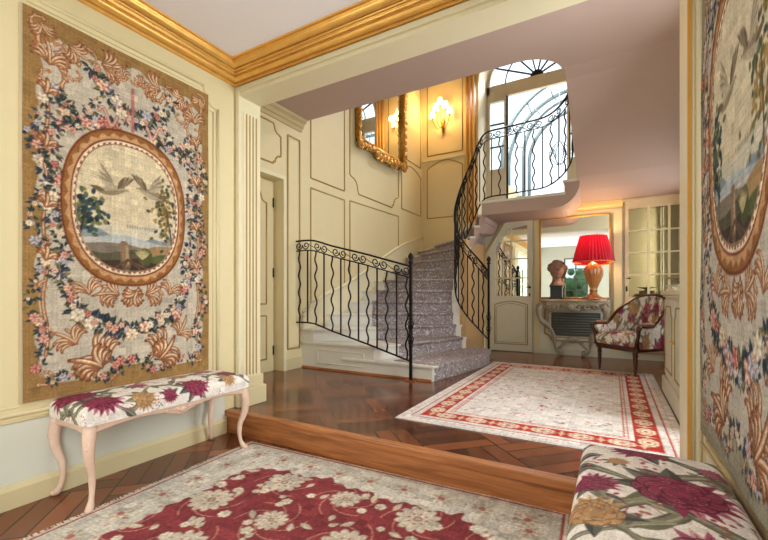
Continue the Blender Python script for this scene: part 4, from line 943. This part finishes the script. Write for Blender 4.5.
# ------------------------------------------------------------------ benches
def cushion(name, canvas_fn, Wd, Ln, z0, h, parent, r=.05, crown=.02, step=.005, mat_=FAB, loc=(0,0)):
    """upholstered pad: Wd across x, Ln along y, bottom z0, top z0+h"""
    e = h*1.15; c = canvas_fn(Wd+2*e, Ln+2*e, step); S = c.U-(Wd/2+e); T = c.V-(Ln/2+e)
    def fold(s, half):
        a = np.abs(s); q = half-r; arcl = r*PI/2
        d = np.clip(a-q, 0, arcl)/r; pos = np.where(a < q, a, q+r*np.sin(d)); drop = np.where(a < q, 0, r*(1-np.cos(d)))
        ex = np.clip(a-q-arcl, 0, None); return np.sign(s)*pos, drop+ex
    x, dx = fold(S, Wd/2); y, dy = fold(T, Ln/2)
    drop = np.minimum((dx**2.5+dy**2.5)**(1/2.5), h)
    k = np.clip(dx/h, 0, 1)*np.clip(dy/h, 0, 1); x = x*(1-.10*k**.7*(.45)); y = y*(1-.03*k**.7)
    cr = crown*(1-(np.abs(x)/(Wd/2))**2.5)*(1-(np.abs(y)/(Ln/2))**4)
    z = z0+h-drop+np.clip(cr, 0, None)*(drop < h)
    P = np.stack([x+loc[0], y+loc[1], z], -1); return grid_obj(name, P, c.c, mat_, parent, world=False)
def cab_leg(root, sx, sy, x, y, ztop, fwd=1.0, m=PINKW, r0=.036):
    pts = []; rs = []
    dx, dy = sx*.7071, sy*.7071
    for t in np.linspace(0, 1, 17):
        z = ztop*(1-t); o = .020*math.sin(PI*min(1, t*1.7))*(1-t)*1.5-.020*math.sin(PI*max(0, (t-.4)/.6))+ (.020*max(0, (t-.86)/.14))
        pts.append((x+dx*o, y+dy*o, max(z, .012))); rs.append(r0*(1-.62*min(1, t*1.25)) + (.006 if t > .93 else 0))
    P = MB().tube(pts, rs, 10); P.ball((x+dx*.022, y+dy*.022, .016), (.020, .020, .016), 10, 6)
    leg = P.build('leg', m, root, world=False)
    K = MB()
    for j in range(5): K.ball((x+dx*(.030+.004*j), y+dy*(.03+.004*j), ztop-.03-.02*j), (.010, .010, .012), 8, 5)
    K.build('knee_carving', m, leg, world=False)
def make_bench(name, label, loc, rz, Wd, Ln, fab, legh, step, group=None):
    b = thing(name, label, 'bench', loc, rz)
    x, y = Wd/2-.04, Ln/2-.04
    for sx in (-1, 1):
        for sy in (-1, 1): cab_leg(b, sx, sy, sx*x, sy*y, legh)
    # serpentine frame
    P = MB(); N = 60
    def rail(p0, p1, axis):
        n = 31; vs = []
        L = (Vector(p1)-Vector(p0)).length; nrm = Vector((1, 0, 0)) if axis == 'x' else Vector((0, 1, 0))
        sg = 1 if (p0[0] if axis == 'x' else p0[1]) > 0 else -1
        for i in range(n):
            t = i/(n-1); q = Vector(p0).lerp(Vector(p1), t); dip = -.030*math.sin(PI*t)**2*(-1)+(.028*(math.cos(4*PI*t)-1)*-.5 if L > .7 else .01*math.sin(PI*t))
            zb = legh-.045+(.030*math.sin(PI*min(1, t*2) if t < .5 else PI*min(1, (1-t)*2))-.018*math.exp(-((t-.5)/.08)**2) if L > .7 else .012*math.sin(PI*t))
            for o_, z in ((.022, zb), (.030, zb+.012), (.024, zb+.03), (.030, legh+.012), (-.01, legh+.012), (-.01, zb)): vs.append(q+nrm*(sg*o_)+Vector((0, 0, z)))
        fs = [(i*6+k, i*6+(k+1) % 6, (i+1)*6+(k+1) % 6, (i+1)*6+k) for i in range(n-1) for k in range(6)]
        P.add(vs, fs+[tuple(range(6)), tuple((n-1)*6+k for k in range(6))], True)
    rail((x, -y-.02, 0), (x, y+.02, 0), 'x'); rail((-x, -y-.02, 0), (-x, y+.02, 0), 'x'); rail((-x-.02, y, 0), (x+.02, y, 0), 'y'); rail((-x-.02, -y, 0), (x+.02, -y, 0), 'y')
    fr = P.build('frame', PINKW, b, world=False)
    for sg in (1, -1):
        K = MB()
        for i in range(-4, 5): K.ball((sg*(x+.030), i*.026, legh-.018-.006*math.cos(i)), (.010, .016, .013-.001*abs(i)), 8, 5)
        K.ball((sg*(x+.034), 0, legh-.025), (.014, .02, .02), 10, 6)
        K.build('carving', PINKW, fr, world=False)
    cushion('cushion', fab, Wd, Ln, legh+.008, .095, b, r=.045, crown=.022, step=step)
    return b
MAGB = ((96, 18, 50), (150, 40, 82), (190, 92, 122))
SPOTS = [(-.02, .49, .08, 3.0, 0), (.05, .15, .11, -.4, 0), (-.17, .12, .06, .8, 0), (-.16, -.07, .075, 2.0, 1), (.09, -.18, .09, 1, 2), (-.1, .33, .03, 1, 1), (.17, .38, .035, 1, 2), (-.05, -.42, .1, 1, 0)]
SPOTS1 = [(-.08, -.46, .10, 3.4, 0), (.14, -.44, .085, .3, 0), (.20, -.24, .06, .5, 1), (-.02, -.16, .05, 2, 2), (.19, .10, .075, 1.5, 0), (-.05, .14, .05, 1, 1), (.19, .36, .05, .6, 1), (.08, .44, .065, 2.2, 0), (-.1, .38, .055, 2.5, 2), (.22, -.08, .04, 0, 0)]
make_bench('bench', 'pink limed wood bench with cabriole legs and magenta floral cushion under the left tapestry', (-2.60, 1.59, 0), 0, .44, 1.09, lambda a, b_, s: paint_fabric(a, b_, s, 3, .62, 2.0, spots=SPOTS1), .455, .0045)
make_bench('bench', 'bench with large magenta and grey-green floral cushion against the right wall', (.115, 1.285, 0), 0, .44, 1.09, lambda a, b_, s: paint_fabric(a, b_, s, 12, 1.0, 1.3, spots=SPOTS), .455, .0035)

# ------------------------------------------------------------------ big gilt mirror on the stair wall
gm = thing('wall_mirror', 'large ornate gilt framed mirror hanging high on the stair wall', 'mirror', (XH+.06, 6.3, 3.6))
y0, y1, z0, z1 = 5.50, 7.10, 3.72, 5.75
MB().box(XH+.012, XH+.03, y0, y1, z0, z1).build('glass', MIRR, gm)
P = MB()
for a in ((y0, z0, y1, z0), (y1, z0, y1, z1), (y1, z1, y0, z1), (y0, z1, y0, z0)): P.tube([(XH+.05, a[0], a[1]), (XH+.05, a[2], a[3])], .055, 8)
fr = P.build('frame', GILT, gm)
K = MB(); random.seed(4)
def orn(y, z, r):
    K.ball((XH+.085, y, z), (.035, r, r*.9), 8, 6)
    for k in range(5): a = random.random()*6.28; K.tube([(XH+.10, y+math.cos(a+q*2.4)*r*(1.3-q*.7), z+math.sin(a+q*2.4)*r*(1.3-q*.7)) for q in np.linspace(0, 1, 7)], .012, 5)
for t in np.linspace(0, 1, 13): orn(y0+(y1-y0)*t, z0-.03-.06*math.sin(PI*t)-.02*math.sin(t*20), .05+.03*math.sin(PI*t))
for yy in (y0, y1): orn(yy, z0-.05, .09)
K.build('bottom_carving', GILT, gm); K = MB()
for t in np.linspace(0, 1, 13): orn(y0+(y1-y0)*t, z1+.03, .05)
for yy in (y0, y1): orn(yy, z1+.03, .10)
K.build('top_carving', GILT, gm)
for yy in (y0-.03, y1+.03):
    K = MB()
    for t in np.linspace(.04, .96, 15): orn(yy, z0+(z1-z0)*t, .045)
    K.build('side_carving', GILT, gm)

# ------------------------------------------------------------------ wall sconce
SHADE = mat('lit_shade', (255, 238, 205), .5, emit=(255, 214, 150), estr=3)
SX, SZ = -3.16, 4.86
sn = thing('wall_sconce', 'gilt wall sconce with five lit cream shades beside the arched window', 'wall lamp', (SX, WY, SZ))
MB().lathe([(0, -.22), (.02, -.2), (.035, -.1), (.03, 0), (.045, .06), (.02, .12), (0, .14)], (SX, WY-.03, SZ-.02), 12, sy=.6).tube([(SX, WY-.04, SZ-.2), (SX, WY-.04, SZ-.36)], [.012, .002], 6).build('back_plate', GILT, sn)
for i, (dx, dz, dy) in enumerate(((-.20, .12, .14), (-.10, .24, .20), (.02, .32, .26), (.12, .25, .20), (.19, .14, .14))):
    x, y, z = SX+dx, WY-dy, SZ+dz
    arm = MB().tube([(SX+dx*t, WY-.04-(dy-.04)*t**.6, SZ-.06+ (dz+.02)*t**2-.10*math.sin(PI*t)) for t in np.linspace(0, 1, 12)], .008, 6).lathe([(0, 0), (.03, .004), (.034, .012), (0, .014)], (x, y, z-.045), 10).tube([(x, y, z-.04), (x, y, z)], .010, 8).build('arm', GILT, sn)
    MB().lathe([(.066, -.012), (.074, .0), (.064, .06), (.046, .125), (.044, .125), (.062, .06), (.070, .0), (.066, -.012)], (x, y, z), 16, caps=False).build('lamp_shade', SHADE, arm)
for dx in (-.15, .15): point('sconce_light', (SX+dx, WY-.34, SZ+.22), 15, (1.0, .58, .2), .06)

# ------------------------------------------------------------------ gold curtain by the stair window
CUR = mat('gold_silk', (222, 176, 98), .5, noise=.08)
P = MB(); N = 90; vs = []
for k in range(N):
    t = k/(N-1); x = -2.655+.235*t; y = WY-.06-.028*math.sin(t*2*PI*3)
    vs += [(x, y, LZ+.02), (x, y, 6.4)]
P.add(vs, [(2*i, 2*i+2, 2*i+3, 2*i+1) for i in range(N-1)], True)
cu = P.build('curtain', CUR); md = cu.modifiers.new('thick', 'SOLIDIFY'); md.thickness = .006
tag(cu, 'gold silk curtain hanging straight beside the arched window', 'curtain')

# ------------------------------------------------------------------ hall mirror, console and what stands there
hm = thing('wall_mirror', 'plain rectangular mirror above the console table on the far wall', 'mirror', (-.54, YF-.03, 1.14))
MB().box(-1.05, -.03, YF-.022, YF-.012, 1.12, 2.43).build('glass', MIRR, hm)
P = MB()
for a in ((-1.05, 1.12, -.03, 1.12), (-.03, 1.12, -.03, 2.43), (-.03, 2.43, -1.05, 2.43), (-1.05, 2.43, -1.05, 1.12)): P.tube([(a[0], YF-.03, a[1]), (a[2], YF-.03, a[3])], .014, 6)
P.build('frame', GOLDP, hm)
ct = thing('console_table', 'carved grey rococo console table with curved legs below the far wall mirror', 'console table', (-.54, 6.97, FZ))
xa, xb = -1.03, -.07; CT = 1.10
fr = [(xa, YF-.04), (xa, 6.86), (xa+.10, 6.80), (-.75, 6.80), (-.65, 6.775), (-.43, 6.775), (-.33, 6.80), (xb-.10, 6.80), (xb, 6.86), (xb, YF-.04)]
MB().prism(fr, CT-.035, CT).build('table_top', mat('peach_marble', (196, 168, 142), .25, noise=.2, scale=9), ct, bevel=.008)
fr2 = [(x+(.02 if x < -.55 else -.02), y+.02 if y < 7 else y) for x, y in fr]
MB().prism(fr2, CT-.10, CT-.035).build('apron', CONS, ct, bevel=.006)
P = MB(); xc = -.55
for sg in (-1, 1):
    for (ox, oz, r, a0, tn) in ((.10, .13, .055, .5, 1.1), (.22, .12, .045, 2.2, 1.0), (.33, .13, .04, .2, .9), (.05, .09, .03, 1.2, .8)):
        pts = []; rs = []
        for k in range(18): q = k/17; a = a0+q*tn*2*PI; rr = r*(1-.7*q); pts.append((xc+sg*(ox+rr*math.cos(a)), 6.80-.012*q, CT-oz+rr*math.sin(a))); rs.append(.014*(1-.5*q))
        P.tube(pts, rs, 7)
P.ball((xc, 6.79, CT-.13), (.05, .025, .05), 12, 8)
for k in range(7): a = PI*(k/6)+PI; P.tube([(xc, 6.78, CT-.12), (xc+.085*math.cos(a), 6.79, CT-.12+.075*math.sin(a))], [.016, .006], 6)
P.tube([(x, 6.815, CT-.10-.05*math.sin(PI*(x-xa)/(xb-xa)*3)**2) for x in np.linspace(xa+.04, xb-.04, 40)], .014, 6)
P.build('carved_apron_ornament', CONS, ct)
feet = []
for sg in (-1, 1):
    xs = xc+sg*.44; xf = xc+sg*.17
    ctrl = [(xs, 6.86, CT-.09), (xs+sg*.035, 6.83, CT-.20), (xs+sg*.01, 6.85, CT-.33), (xs-sg*.09, 6.90, CT-.42), (xs-sg*.16, 6.94, CT-.55), (xs-sg*.18, 6.99, CT-.70), (xs-sg*.20, 7.02, CT-.82), (xf, 7.04, FZ+.03)]
    pth = Path(ctrl); S = np.linspace(0, pth.L, 34); rs = [.050*(1-.55*(s/pth.L))+.008*math.sin(s*22) for s in S]
    L_ = MB().tube([pth.at(s) for s in S], rs, 10)
    for (bx, bz, r, a0) in ((xs+sg*.01, CT-.12, .06, 0), (xs-sg*.06, CT-.37, .045, 2), (xf+sg*.0, FZ+.06, .04, 1)):
        yb = 6.84 if bz > .8 else (6.88 if bz > .6 else 7.02)
        L_.tube([(bx+sg*(r*(1-.7*q))*math.cos(a0+q*7), yb-.02, bz+(r*(1-.7*q))*math.sin(a0+q*7)) for q in np.linspace(0, 1, 20)], .012, 6)
    L_.ball((xf-sg*.01, 7.03, FZ+.022), (.045, .04, .022), 10, 6)
    L_.build('leg', CONS, ct)
P = MB().tube([(xc+t*.22, 7.0, FZ+.20+.05*math.cos(t*PI)-.02*math.cos(t*2*PI)) for t in np.linspace(-1, 1, 25)], .020, 8)
P.ball((xc, 6.98, FZ+.27), (.07, .03, .05), 12, 8)
for k in range(9): a = PI*k/8; P.tube([(xc, 6.97, FZ+.25), (xc+.12*math.cos(a), 6.975, FZ+.25+.085*math.sin(a))], [.015, .006], 6)
for sg in (-1, 1): P.tube([(xc+sg*(.12+.04*(1-.6*q)*math.cos(q*7)), 6.98, FZ+.22+.04*(1-.6*q)*math.sin(q*7)) for q in np.linspace(0, 1, 16)], .010, 6)
P.build('stretcher', CONS, ct)
# radiator grille behind it
gr = thing('radiator_grille', 'grey louvred radiator grille in the wall behind the console table', 'grille', (-.5, YF-.02, .5))
GG = mat('grey_blue_metal', (128, 134, 132), .4, metal=.2)
MB().box(-.88, -.16, YF-.02, YF-.008, .50, .88).build('frame', mat('grille_back', (84, 88, 86), .6), gr)
for k in range(8):
    z = .54+.042*k; MB().tube([(-.85, YF-.035, z-.012+.004*k), (-.19, YF-.035, z+.012-.002*k)], .012, 6, flat=.6).build('slat', GG, gr)
# table lamp
LX, LY = -.255, 6.93
CT0 = CT
lp = thing('table_lamp', 'lit table lamp with red pleated shade and fluted amber glass base on the console', 'lamp', (LX, LY, CT))
AMB = mat('amber_glass', (206, 140, 84), .12, noise=.15, scale=30, coat=.5, trans=.25)
MB().lathe([(.0, 0), (.165, 0), (.168, .012), (.15, .028), (.10, .042), (.065, .07), (.043, .095), (.040, .115), (0, .115)], (LX, LY, CT), 48, flute=14, amp=.05).build('foot', AMB, lp)
MB().lathe([(.0, .115), (.042, .115), (.052, .134), (.040, .152), (.05, .19), (.079, .267), (.112, .355), (.127, .42), (.124, .464), (.10, .508), (.065, .54), (.043, .56), (.029, .572), (0, .572)], (LX, LY, CT), 64, flute=18, amp=.05).build('lamp_body', AMB, lp)
MB().tube([(LX, LY, CT+.57), (LX, LY, CT+.80)], .009, 8).build('stem', GOLDP, lp)
RS = bpy.data.materials.new('red_pleated_silk'); RS.use_nodes = True; nt = RS.node_tree; b_ = nt.nodes['Principled BSDF']; b_.inputs['Base Color'].default_value = lin((150, 6, 42))+(1,); b_.inputs['Roughness'].default_value = .5
tl_ = nt.nodes.new('ShaderNodeBsdfTranslucent'); tl_.inputs[0].default_value = lin((160, 8, 40))+(1,); mx = nt.nodes.new('ShaderNodeMixShader'); mx.inputs[0].default_value = .22
nt.links.new(b_.outputs[0], mx.inputs[1]); nt.links.new(tl_.outputs[0], mx.inputs[2]); nt.links.new(mx.outputs[0], nt.nodes['Material Output'].inputs[0])
sh = MB().lathe([(.285, .575), (.185, .965)], (LX, LY, CT), 288, flute=36, amp=.035, caps=False).build('lamp_shade', RS, lp)
MB().tube([(LX+.287*math.cos(a), LY+.287*math.sin(a), CT+.572) for a in np.linspace(0, 2*PI, 48, endpoint=False)], .007, 6, closed=True).tube([(LX+.186*math.cos(a), LY+.186*math.sin(a), CT+.966) for a in np.linspace(0, 2*PI, 48, endpoint=False)], .005, 6, closed=True).build('shade_trim', mat('shade_trim', (224, 150, 90), .5), sh)
MB().ball((LX, LY, CT+.80), (.03, .03, .042), 14, 10).build('bulb', mat('bulb_glow', (255, 230, 180), .5, emit=(255, 206, 140), estr=8), lp)
point('table_lamp_light', (LX, LY, CT+.90), 17, (1.0, .66, .34), .05)
point('table_lamp_low', (LX, LY, CT+.66), 7, (1.0, .66, .34), .03)
# bust
BX, BY = -.775, 6.965
bust_scale = 1.42
bu = thing('bust', 'terracotta head of a young man on a black plinth, standing on the console', 'sculpture', (BX, BY, CT))
MB().box(BX-.10, BX+.10, BY-.10, BY+.10, CT, CT+.025).box(BX-.088, BX+.088, BY-.088, BY+.088, CT+.025, CT+.19).box(BX-.098, BX+.098, BY-.098, BY+.098, CT+.19, CT+.215).build('plinth', DARK, bu, bevel=.004)
TER = mat('terracotta', (150, 118, 102), .6, noise=.25, scale=20)
P = MB(); z = CT+.215; random.seed(2)
fx, fy = .35, -.94       # facing
def q(f, s, u): return (BX+fx*f-fy*s*-1*-1, BY+fy*f+fx*s*-1*-1, z+u)
def q(f, s, u): return (BX+fx*f+fy*s, BY+fy*f-fx*s, z+u)
P.lathe([(0, -.005), (.075, 0), (.07, .02), (.05, .05), (.045, .09), (.05, .12), (0, .13)], (BX, BY, z), 18)
P.ball(q(.005, 0, .19), (.076, .076, .105), 20, 14); P.ball(q(.022, 0, .145), (.060, .060, .065), 16, 12); P.ball(q(-.012, 0, .22), (.080, .080, .082), 18, 12)
P.tube([q(.075, 0, .225), q(.098, 0, .185), q(.088, 0, .178)], [.009, .014, .010], 8)
for s in (-1, 1):
    P.ball(q(.073, s*.030, .207), (.011, .011, .007), 8, 6); P.tube([q(.072, s*.012, .226), q(.076, s*.032, .230), q(.062, s*.055, .222)], .007, 6); P.ball(q(-.002, s*.080, .195), (.014, .012, .024), 8, 6)
P.tube([q(.075, -.02, .150), q(.085, 0, .154), q(.075, .02, .150)], .008, 6); P.tube([q(.075, -.015, .140), q(.083, 0, .138), q(.075, .015, .140)], .008, 6); P.ball(q(.068, 0, .113), .020, 8, 6)
for k in range(90):
    a = random.uniform(0, 2*PI); e = random.uniform(-.25, 1.5); f = math.cos(a)*math.cos(e); s = math.sin(a)*math.cos(e); u = math.sin(e)
    if f > .55 and u < .55: continue
    P.ball(q(-.012+f*.083, s*.084, .214+u*.088), random.uniform(.013, .021), 7, 5)
P.v = [(BX+(x-BX)*bust_scale, BY+(y-BY)*bust_scale, z+(h-z)*bust_scale*.92) for x, y, h in P.v]
ho = P.build('head', TER, bu); md = ho.modifiers.new('remesh', 'REMESH'); md.mode = 'VOXEL'; md.voxel_size = .0055; md.use_smooth_shade = True

# ------------------------------------------------------------------ armchair
ac = thing('armchair', 'dark walnut armchair with floral upholstery standing beside the cream sideboard', 'armchair', (.235, 5.93, FZ), math.radians(-44))
def turned(x, y, rear=False):
    pr = [(.0, 0), (.012, 0), (.013, .02), (.016, .05), (.024, .20), (.018, .215), (.027, .225), (.027, .245), (.018, .255), (.026, .27), (.026, .33), (0, .33)]
    MB().lathe(pr, (x, y, .0135), 20, flute=8, amp=.04).build('leg', WALNUT, ac, world=False)
for x, y in ((-.265, -.27), (.265, -.27), (-.22, .26), (.22, .26)): turned(x, y)
# horseshoe outline
def hs(t):      # t 0..1 from left front around the back to right front
    a = PI+(-PI)*t; ex = 2.6; c_, s_ = math.cos(a), math.sin(a)
    x = .335*math.copysign(abs(c_)**(2/ex), c_); y = -.02+.34*abs(s_)**(2/ex); return x, y
def outline(n): 
    o = [(-.335+.03*(1-q_)*0, -.29+.27*q_) for q_ in np.linspace(0, 1, 5)[:-1]]+[hs(t) for t in np.linspace(0, 1, n)]+[(.335, -.02-.27*q_) for q_ in np.linspace(0, 1, 5)[1:]]; return o
O = outline(33); n = len(O); hts = []
for i, (x, y) in enumerate(O):
    u_ = (y+.29)/(.61); hts.append(.60+.02*math.cos(u_*5)*0+(.34*(max(0, (u_-.38)/.62))**.75 if u_ > .38 else 0)+ (.03*math.cos(x/.335*PI/2) if y > .25 else 0))
seatp = [(-.31, -.29), (-.15, -.325), (.15, -.325), (.31, -.29)]+[(x*.97, y*.97) for x, y in O[::-1][4:-4]]
MB().prism(seatp, .30, .36).build('seat_rail', WALNUT, ac, world=False, bevel=.01)
fabm = paint_fabric(1.9, .7, .008, 31, .6, 3.4)
# upholstered shell (inside and outside faces)
def shell(name, off, z0):
    A_ = []; Cc = []; M = 26; D = [0]
    for i in range(n-1): D.append(D[-1]+math.dist(O[i], O[i+1]))
    idx = np.linspace(0, D[-1], 150); xs = np.interp(idx, D, [p[0] for p in O]); ys = np.interp(idx, D, [p[1] for p in O]); hh = np.interp(idx, D, hts)
    Pm = np.zeros((150, M, 3)); Cm = np.zeros((150, M, 3))
    for j in range(M):
        tt = j/(M-1); k = 1-off; puff = .018*math.sin(PI*tt)*(1 if off > 0 else .3)
        Pm[:, j, 0] = xs*(1-(off+puff)/.335); Pm[:, j, 1] = ys-(off+puff)*np.clip(ys/.3, -.2, 1); Pm[:, j, 2] = z0+(hh-.01-z0)*tt
        iu = np.clip((idx/D[-1]*(fabm.nx-1)).astype(int), 0, fabm.nx-1); iv = np.clip(((Pm[:, j, 2])/.95*(fabm.ny-1)).astype(int), 0, fabm.ny-1); Cm[:, j] = fabm.c[iu, iv]
    return grid_obj(name, Pm, Cm, FAB, ac, world=False)
shell('backrest', .035, .40); shell('outer_back', -.004, .34)
MB().tube([(x, y, h) for (x, y), h in zip(O, hts)], .021, 8, flat=.85).build('back_frame', WALNUT, ac, world=False)
for sg in (-1, 1):
    MB().tube([(sg*.335, -.29, .60), (sg*.345, -.31, .585), (sg*.34, -.315, .56), (sg*.32, -.29, .48), (sg*.30, -.29, .42), (sg*.29, -.29, .34)], [.026, .03, .024, .020, .022, .028], 8).build('arm_post', WALNUT, ac, world=False)
    MB().tube([(sg*.335, -.27+.2*q_, .622+.006*math.sin(PI*q_)) for q_ in np.linspace(0, 1, 8)], [.012, .024, .028, .03, .03, .028, .022, .01], 8, flat=.7).build('arm_pad', mat('arm_fabric', (168, 120, 92), .7, noise=.4, scale=40), ac, world=False)
    MB().tube([(sg*.145, .325, .90), (sg*.155, .31, .75), (sg*.18, .30, .6), (sg*.2, .29, .45)], .012, 6).build('back_rib', WALNUT, ac, world=False)
cushion('seat_cushion', lambda a, b_, s: paint_fabric(a, b_, s, 41, .5, 3.4), .57, .55, .36, .13, ac, r=.05, crown=.03, step=.008, loc=(0, -.04))

# ------------------------------------------------------------------ sideboard and things on it
sb = thing('sideboard', 'cream painted sideboard with moulded doors against the hall right wall', 'sideboard', (.72, 4.25, FZ))
SY0, SY1, SZT = 3.45, 4.95, 1.20
MB().box(.47, XQ-.005, SY0, SY1, FZ, SZT-.05).build('body', GREYW, sb)
MB().box(.44, XQ-.005, SY0-.02, SY1+.02, FZ, FZ+.16).build('plinth', GREYW, sb, bevel=.01)
MB().box(.43, XQ-.005, SY0-.03, SY1+.03, SZT-.04, SZT).box(.45, XQ-.005, SY0-.015, SY1+.015, SZT-.06, SZT-.04).build('top', CREAM_PALE, sb, bevel=.008)
for a, b_ in ((3.53, 4.17), (4.23, 4.87)):
    d = MB().box(.455, .47, a, b_, FZ+.20, SZT-.09).build('door', GREYW, sb)
    P = MB(); panel(P, ('x', .455), a+.06, b_-.06, FZ+.26, SZT-.15, .008, .06, 'top'); P.build('door_moulding', LINE, d)
    MB().ball((.445, b_-.03 if a < 4 else a+.03, .75), .012, 8, 6).build('knob', GOLDP, d)
for k, (cx, cy, a, l, w_, h_, colr, lab) in enumerate(((.60, 4.66, .1, .32, .25, .022, (206, 196, 176), 'beige covered magazine at the bottom of the stack on the sideboard'), (.605, 4.67, -.12, .30, .22, .018, (150, 146, 140), 'grey covered magazine in the middle of the stack on the sideboard'), (.60, 4.66, .2, .29, .22, .016, (226, 220, 206), 'white covered magazine on top of the stack on the sideboard'))):
    zb = SZT+sum((.022, .018, .016)[:k]); m = thing('magazine', lab, 'magazine', (cx, cy, zb), a, group='magazines stacked on the sideboard')
    MB().box(-w_/2, w_/2, -l/2, l/2, .0005, h_-.0005).build('pages', mat('paper', (232, 228, 216), .8), m, world=False)
    MB().box(-w_/2-.002, w_/2+.002, -l/2-.002, l/2+.002, h_-.0025, h_-.0002).build('cover', mat('cover_%d' % k, colr, .4), m, world=False)
SIL = mat('silver_plate', (206, 202, 190), .18, metal=.95)
dd = MB().lathe([(0, 0), (.05, 0), (.045, .012), (.02, .02), (.03, .03), (.09, .045), (.15, .062), (.165, .068), (.15, .070), (.08, .055), (0, .045)], (.60, 4.66, SZT+.056), 36).build('footed_dish', SIL)
tag(dd, 'shallow silver footed dish on top of the magazines on the sideboard', 'dish')

# ------------------------------------------------------------------ outside the stair window
tr2 = MB().box(-4.5, 3.0, 8.62, 14, 2.3, 2.58).build('terrace', mat('terrace_stone', (226, 222, 212), .6)); tr2['kind'] = 'structure'
cp = thing('glass_canopy', 'arched iron and glass canopy seen through the stair window', 'canopy', (-.75, 10.2, 2.58))
BL = mat('blue_grey_iron', (92, 110, 122), .5, metal=.2)
for r_ in (1.62, 1.12):
    for yy in (9.9, 10.6): MB().tube([(-.70+r_*math.cos(t), yy, 4.5+r_*math.sin(t)) for t in np.linspace(0, PI, 33)]+[(-.70-r_, yy, 2.58)], .045, 6).build('rib', BL, cp)
for t in np.linspace(.15, PI-.15, 9): MB().tube([(-.70+1.12*math.cos(t), 9.9, 4.5+1.12*math.sin(t)), (-.70+1.62*math.cos(t), 9.9, 4.5+1.62*math.sin(t))], .012, 5).tube([(-.70+1.62*math.cos(t), 9.9, 4.5+1.62*math.sin(t)), (-.70+1.62*math.cos(t), 10.6, 4.5+1.62*math.sin(t))], .012, 5).build('brace', BL, cp)
gw = MB().prism([(-2.6, 2.58), (-1.1, 2.58), (-1.1, 2.75), (-2.6, 4.2)], 9.2, 9.4, 'y').build('garden_wall', mat('white_stone_wall', (232, 228, 218), .8)); tag(gw, 'white sloping stone wall outside the stair window', 'wall')
pl = thing('shrub', 'green leafy shrub standing outside the foot of the stair window', 'shrub', (-1.75, 8.95, 2.58))
P = MB(); random.seed(6)
for k in range(420):
    a = random.random()*6.28; h_ = random.random()**.8*.62; r_ = .19*(1-h_/.75)+.03; x, y, z = -1.72+r_*math.cos(a)*random.random()**.5, 8.92+r_*math.sin(a)*random.random()**.5, 2.66+h_
    b2 = random.random()*6.28; L = .05; dx, dy = math.cos(b2)*L, math.sin(b2)*L; P.add([(x, y, z), (x+dx*.5-dy*.25, y+dy*.5+dx*.25, z+.015), (x+dx, y+dy, z+.02), (x+dx*.5+dy*.25, y+dy*.5-dx*.25, z+.01)], [(0, 1, 2, 3)])
P.build('foliage', mat('leaf_green', (74, 128, 62), .6, noise=.3), pl); MB().tube([(-1.72, 8.92, 2.6), (-1.72, 8.92, 3.1)], .012, 6).lathe([(0, 0), (.09, 0), (.12, .1), (0, .1)], (-1.72, 8.92, 2.58), 14).build('pot_and_stem', mat('stem_brown', (110, 84, 60), .7), pl)
ln = thing('lantern_reflection', 'scrolled iron lantern shape standing in for a lantern reflection in the stair window', 'lantern', (-.98, 9.3, 4.2))  # solid cage modelled in place of a lantern's reflection
P = MB().tube([(-.98, 9.3, 4.45), (-.98, 9.3, 5.6)], .007, 5)
for k in range(6):
    a = k*PI/3; P.tube([(-.98+math.cos(a)*(.03+.17*math.sin(PI*t)), 9.3+math.sin(a)*(.03+.17*math.sin(PI*t)), 3.95+.5*t) for t in np.linspace(0, 1, 11)], .008, 5)
    P.tube([(-.98+math.cos(a)*(.2+.05*math.cos(t)), 9.3+math.sin(a)*(.2+.05*math.cos(t)), 4.2+.05*math.sin(t)) for t in np.linspace(0, 5.5, 11)], .007, 5)
P.build('cage', mat('grey_iron', (50, 54, 58), .5), ln)

hg = thing('hedge', 'green hedge in the garden, glimpsed as a window reflection in the far wall mirror', 'hedge', (-1.2, -6.0, 0))
P = MB(); random.seed(8)
for k in range(160): P.ball((-1.2+random.uniform(-3, 3), -6+random.uniform(-.5, .3), random.uniform(.3, 1.9)+.5*random.random()), random.uniform(.16, .34), 7, 5)
P.build('foliage', mat('hedge_green', (84, 120, 74), .8, noise=.4, scale=5), hg)
tr3 = MB().box(-12, 10, -16, -2.78, -.3, -.1).build('garden_lawn', mat('lawn_green', (120, 140, 92), .9)); tr3['kind'] = 'structure'
